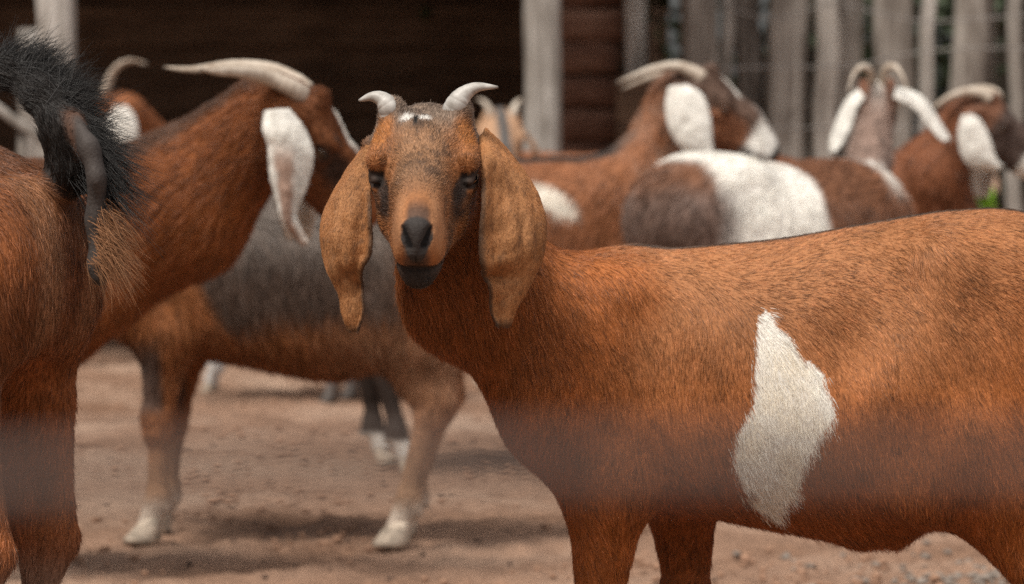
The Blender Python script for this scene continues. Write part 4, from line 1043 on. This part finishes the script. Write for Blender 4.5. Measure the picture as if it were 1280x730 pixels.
goat('chestnut goat with long swept horns and white streaked ear beside the raised tail', ((58 - 640) / F_PX * 6.25 - .24, 6.28), R(2), .76, W(366, 143, 6.18), (.66, .12, -.74), (.7, 0, .7), hsize=1.06,
     coat=coat_neck, vox=.007, neck_mid=W(225, 255, 6.22), neck_r=1.40, throat=1.25, fur=80000, fur_r=.0006, fur_len=1.1, horns=neck_horns, ears=neck_ears, legs={'fl': (-.06, 0, -.07), 'fr': (-.06, 0, -.09)})

# ---- standing goat with the grey saddle
def coat_saddle(i):
    pl, r, V = i['pl'], i['reg'], i['V']; N = len(V); n1 = fbm(V, 7, 25); n2 = fbm(V, 34, 26)
    c = np.tile([.33, .125, .045], (N, 1)) * (.75 + .5 * n1[:, None])
    c = mixc(c, [.40, .24, .15], .5 * sstep(.46, .40, pl[:, 2]) * sstep(-.05, -.2, pl[:, 0]))
    sd = sstep(.405, .455, pl[:, 2] + .10 * (n1 - .5) - .20 * sstep(.05, .24, pl[:, 0])) * sstep(-.36, -.22, pl[:, 0]) * (1 - r['neck'])
    c = mixc(c, [.070, .050, .040], sd * .92)
    c = mixc(c, [.22, .185, .16], sd * .75 * sstep(.50, .66, pl[:, 2] + .05 * (n2 - .5)))
    fl = sstep(.36, .30, pl[:, 2]) * sstep(0, .1, pl[:, 0])
    c = mixc(c, [.07, .055, .05], .85 * sstep(.42, .36, pl[:, 2] + .04 * (n1 - .5)) * sstep(.235, .27, pl[:, 2]) * sstep(.195, .215, pl[:, 0]))
    c = mixc(c, [.40, .24, .14], .7 * sstep(.24, .12, pl[:, 2])); c = mixc(c, [.70, .60, .50], .85 * sstep(.105, .06, pl[:, 2]))
    c = c * (.75 + .5 * n2[:, None])
    return c, lens(i, .03, .026, .010)
goat('tan goat with a grey saddle standing broadside behind the red goat', ((350 - 640) / F_PX * 6.85, 6.85), R(172), .72, W(120, 250, 7.05), (-.8, .3, -.5), coat=coat_saddle, vox=.0075, belly=.005,
     fur=80000, fur_r=.0006, legk=1.08, hoofk=1.35, legs={'fl': (.01, 0), 'fr': (.03, 0), 'hl': (.06, 0), 'hr': (.075, 0)}, horns=swept_horns(L=.12, r=.014), ears=hang_ears(solid((.3, .15, .08))))

# ---- far goat facing left, only its head and feet show
def coat_far(i):
    pl, r, V = i['pl'], i['reg'], i['V']; N = len(V); n1 = fbm(V, 7, 35)
    c = np.tile([.25, .09, .035], (N, 1)) * (.75 + .5 * n1[:, None])
    c = mixc(c, [.75, .72, .68], sstep(.20, .14, pl[:, 2]) * sstep(-.1, 0, pl[:, 0])); c = mixc(c, [.16, .14, .13], sstep(.10, .06, pl[:, 2]) * sstep(0, -.1, pl[:, 0]))
    return c, lens(i)
goat('far brown goat with a white ear and curved horn behind the raised black tail', ((330 - 640) / F_PX * 10.6, 10.75), R(150), .74, W(146, 136, 10.4), (-.85, -.1, -.55), coat=coat_far, vox=.010, fur=9000, fur_r=.0016,
     horns=swept_horns(L=.17, r=.017, spread=.2, rise=.45, drop=.35), ears=pts_ear([(142, 132), (139, 145), (136, 160), (137, 175), (145, 190), (152, 198)], [(158, 132), (167, 142), (172, 158), (172, 175), (166, 190), (158, 199)], 0, 0, 1, 10.28, WHITE), hoofs={'hl': M_HOOFD, 'hr': M_HOOFD}, legs={'fl': (0, 0), 'fr': (.03, 0), 'hl': (.03, 0), 'hr': (.06, 0)})

# ---- profile goat with the plain white ear
def coat_profile(i):
    pl, hp, r, V = i['pl'], i['hp'], i['reg'], i['V']; N = len(V); n1 = fbm(V, 6, 45); n2 = fbm(V, 22, 46)
    c = np.tile([.27, .105, .045], (N, 1)) * (.75 + .5 * n1[:, None])
    c = mixc(c, [.30, .21, .16], .5 * r['neck'] * sstep(.4, .7, n2))
    c = mixc(c, [.02, .018, .016], .92 * sstep(.07, .05, np.abs(pl[:, 1])) * sstep(.655, .672, pl[:, 2]) * sstep(.27, .2, pl[:, 0]))
    c = mixc(c, [.75, .68, .58], sstep(.034, .020, np.hypot((pl[:, 0] - .068) * .5, pl[:, 2] - .595 + .5 * (pl[:, 0] - .068))) * (pl[:, 1] < 0))
    u, w, v = hp[:, 0], np.abs(hp[:, 1]), hp[:, 2]; h = np.clip(r['head'] * 1.6 + r['nose'], 0, 1)
    f = np.tile([.13, .078, .056], (N, 1)); f = mixc(f, [.28, .11, .05], .85 * sstep(.06, .035, np.hypot((u - .10) * .8, v + .045)))
    f = mixc(f, WHITE, sstep(.024, .016, w) * sstep(.015, .03, v) * sstep(.03, .04, u) * sstep(.10, .08, u))
    f = mixc(f, WHITE, sstep(.140, .155, u + .012 * (n2 - .5)) * sstep(-.060, -.050, v)); f = mixc(f, [.42, .38, .35], .8 * sstep(.10, .15, u) * sstep(.02, .01, w) * sstep(-.02, 0, v))
    f = mixc(f, [.03, .024, .022], .85 * sstep(-.038, -.046, v) * sstep(.12, .16, u)); f = mixc(f, [.03, .024, .02], sstep(.198, .206, u))
    c = mixc(c, f, h)
    c = mixc(c, [.009, .008, .007], .95 * sstep(.36, .28, pl[:, 2]) * sstep(.02, .06, pl[:, 2]) * sstep(.2, .45, r['thigh'] + r['hleg'] + r['cannon'] + r['fleg']))
    c = mixc(c, [.72, .68, .62], sstep(.075, .06, pl[:, 2]))
    return c * (.8 + .4 * n2[:, None]), lens(i)
goat('brown goat in profile with black dorsal stripe, plain white ear and white muzzle', ((640 - 640) / F_PX * 8.4 + .02, 8.42), R(3), .775, W(866, 112, 8.42), (.84, -.03, -.54), (.54, 0, .84), hsize=1.12,
     coat=coat_profile, vox=.0085, neck_mid=W(806, 226, 8.42), neck_r=1.0, throat=.9, fur=26000, fur_r=.0013,
     horns=pts_horns([(878, 98), (866, 90), (846, 83), (818, 86), (792, 95), (770, 104)], .018, 8.36, (6, 8)),
     ears=pts_ear([(650, 256), (640, 300), (643, 350), (662, 405), (700, 445), (760, 468), (800, 470)], [(705, 250), (745, 275), (768, 325), (776, 380), (778, 425), (785, 450), (812, 464)], 560, 0, .4247, 8.30, WHITE * 1.05),
     legs={'hl': (.0, .02), 'hr': (.05, -.03)})

# ---- white-saddled goat facing away
def coat_white(i):
    pl, hp, r, V = i['pl'], i['hp'], i['reg'], i['V']; N = len(V); n1 = fbm(V, 7, 55); n2 = fbm(V, 22, 56)
    c = np.tile([.20, .085, .042], (N, 1)) * (.75 + .5 * n1[:, None])
    sd = sstep(-.035, -.06, pl[:, 0] + .04 * (n1 - .5)) * sstep(-.345, -.31, pl[:, 0] + .12 * (.62 - pl[:, 2]))
    c = mixc(c, WHITE * 1.08, sd)
    c = mixc(c, [.17, .12, .10], .8 * sstep(-.27, -.32, pl[:, 0]) * sstep(.66, .60, pl[:, 2])); c = mixc(c, [.20, .14, .11], .7 * r['tail'])
    c = mixc(c, [.30, .24, .21], .55 * r['neck']); c = mixc(c, WHITE, .9 * sstep(.035, .015, np.abs(pl[:, 1] - .03 + .02 * (n2 - .5))) * r['neck'])
    c = mixc(c, WHITE, .8 * sstep(.07, .04, np.abs(pl[:, 0] - .24)) * sstep(.6, .66, pl[:, 2]))
    h = r['head']; w = np.abs(hp[:, 1]); f = np.tile([.22, .10, .06], (N, 1)); f = mixc(f, WHITE, sstep(.022, .014, w)); f = mixc(f, WHITE, sstep(.05, .058, w)); c = mixc(c, f, np.clip(h * 1.5, 0, 1))
    return c * (.85 + .3 * n2[:, None]), lens(i)
def w_ears(Hc, f, lft, up, hs_):
    d = 8.55
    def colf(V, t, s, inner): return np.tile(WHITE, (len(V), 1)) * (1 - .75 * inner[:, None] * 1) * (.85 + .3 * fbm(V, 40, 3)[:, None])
    return [dict(E0=[W(x, y, d + .05) for x, y in ((1074, 112), (1060, 122), (1050, 140), (1042, 160), (1037, 178), (1038, 191))], E1=[W(x, y, d - .02) for x, y in ((1082, 122), (1072, 135), (1067, 150), (1060, 168), (1052, 182), (1044, 191))], camber=.2, colf=colf, fur=700, side_n=(-.4, -1, .3), seed=1, hair_len=.008),
            dict(E0=[W(x, y, d - .02) for x, y in ((1116, 122), (1124, 126), (1140, 134), (1156, 152), (1170, 170), (1180, 178))], E1=[W(x, y, d + .05) for x, y in ((1118, 110), (1134, 112), (1153, 122), (1170, 145), (1181, 164), (1186, 175))], camber=.2, colf=colf, fur=700, side_n=(.3, -1, .4), seed=2, hair_len=.008)]
def w_horns(Hc, f, lft, up, hs_):
    d = 8.55
    return [dict(ctrl=[W(x, y, d + .02 - .03 * k) for k, (x, y) in enumerate(((1090, 104), (1087, 88), (1077, 84), (1067, 94), (1060, 116)))], r0=.0125, mat=M_HORN2, flat=.85, ridges=10, tipdark=.95),
            dict(ctrl=[W(x, y, d + .02 - .03 * k) for k, (x, y) in enumerate(((1104, 104), (1107, 87), (1117, 83), (1127, 93), (1135, 114)))], r0=.0125, mat=M_HORN2, flat=.85, ridges=10, tipdark=.95)]
goat('white saddled goat facing away, seen over the back of the red goat', ((985 - 640) / F_PX * 8.1, 8.1), R(42), .77, W(1096, 122, 8.6), (.05, .93, -.35), coat=coat_white, vox=.0085, neck_mid=W(1088, 195, 8.5), neck_r=.60, hsize=.80, fur=26000, fur_r=.0013,
     horns=w_horns, ears=w_ears, trunk_w=1.1, tail=[np.array([x, y, z]) for x, y, z in ((.366, 7.840, .705), (.356, 7.831, .66), (.354, 7.829, .61))])

# ---- dark faced goat at the right edge
def coat_right(i):
    pl, hp, r, V = i['pl'], i['hp'], i['reg'], i['V']; N = len(V); n1 = fbm(V, 7, 65); n2 = fbm(V, 22, 66)
    c = np.tile([.21, .075, .032], (N, 1)) * (.75 + .5 * n1[:, None])
    c = mixc(c, [.03, .025, .02], .9 * sstep(.045, .025, np.abs(pl[:, 1])) * sstep(.65, .67, pl[:, 2]))
    u, w, v = hp[:, 0], np.abs(hp[:, 1]), hp[:, 2]; h = np.clip(r['head'] * 1.6 + r['nose'], 0, 1)
    f = np.tile([.18, .08, .045], (N, 1)); f = mixc(f, [.085, .055, .044], sstep(.04, .06, u)); f = mixc(f, WHITE, sstep(.15, .165, u) * sstep(.0, -.02, v)); c = mixc(c, f, h)
    return c * (.8 + .4 * n2[:, None]), lens(i)
goat('dark faced brown goat with a white ear near the green plant', ((1060 - 640) / F_PX * 9.2, 9.3), R(8), .77, W(1222, 140, 9.2), (.8, -.1, -.56), (.6, 0, .8), coat=coat_right, vox=.009, neck_mid=W(1165, 218, 9.25), neck_r=1.05, fur=20000, fur_r=.0014,
     horns=pts_horns([(1238, 124), (1228, 117), (1210, 115), (1190, 120), (1172, 131), (1168, 137)], .018, 9.14, (10, -2)),
     ears=pts_ear([(712, 342), (702, 380), (702, 420), (715, 465), (740, 490), (785, 500), (820, 497)], [(738, 334), (765, 352), (785, 385), (798, 420), (806, 450), (818, 475), (832, 486)], 900, 0, .4246, 9.06, WHITE))

# ---- small far goat behind the red goat's horn
def coat_back(i):
    pl, hp, r, V = i['pl'], i['hp'], i['reg'], i['V']; N = len(V); n1 = fbm(V, 7, 75)
    c = np.tile([.26, .10, .045], (N, 1)) * (.75 + .5 * n1[:, None])
    c = mixc(c, [.78, .72, .62], sstep(-.22, -.26, pl[:, 0]))
    w = np.abs(hp[:, 1]); h = np.clip(r['head'] * 1.6, 0, 1); f = np.tile([.50, .30, .18], (N, 1)); f = mixc(f, [.10, .09, .085], sstep(.022, .014, w)); c = mixc(c, f, h)
    return c, lens(i)
goat('far tan goat with a grey blaze behind the pale post', ((705 - 640) / F_PX * 11.4, 11.4), R(182), .785, W(624, 156, 11.15), (.12, -.75, -.65), coat=coat_back, vox=.010, fur=9000, fur_r=.0016, horns=swept_horns(L=.06, r=.018, spread=.6, rise=.4), ears=hang_ears(solid((.3, .17, .1))))
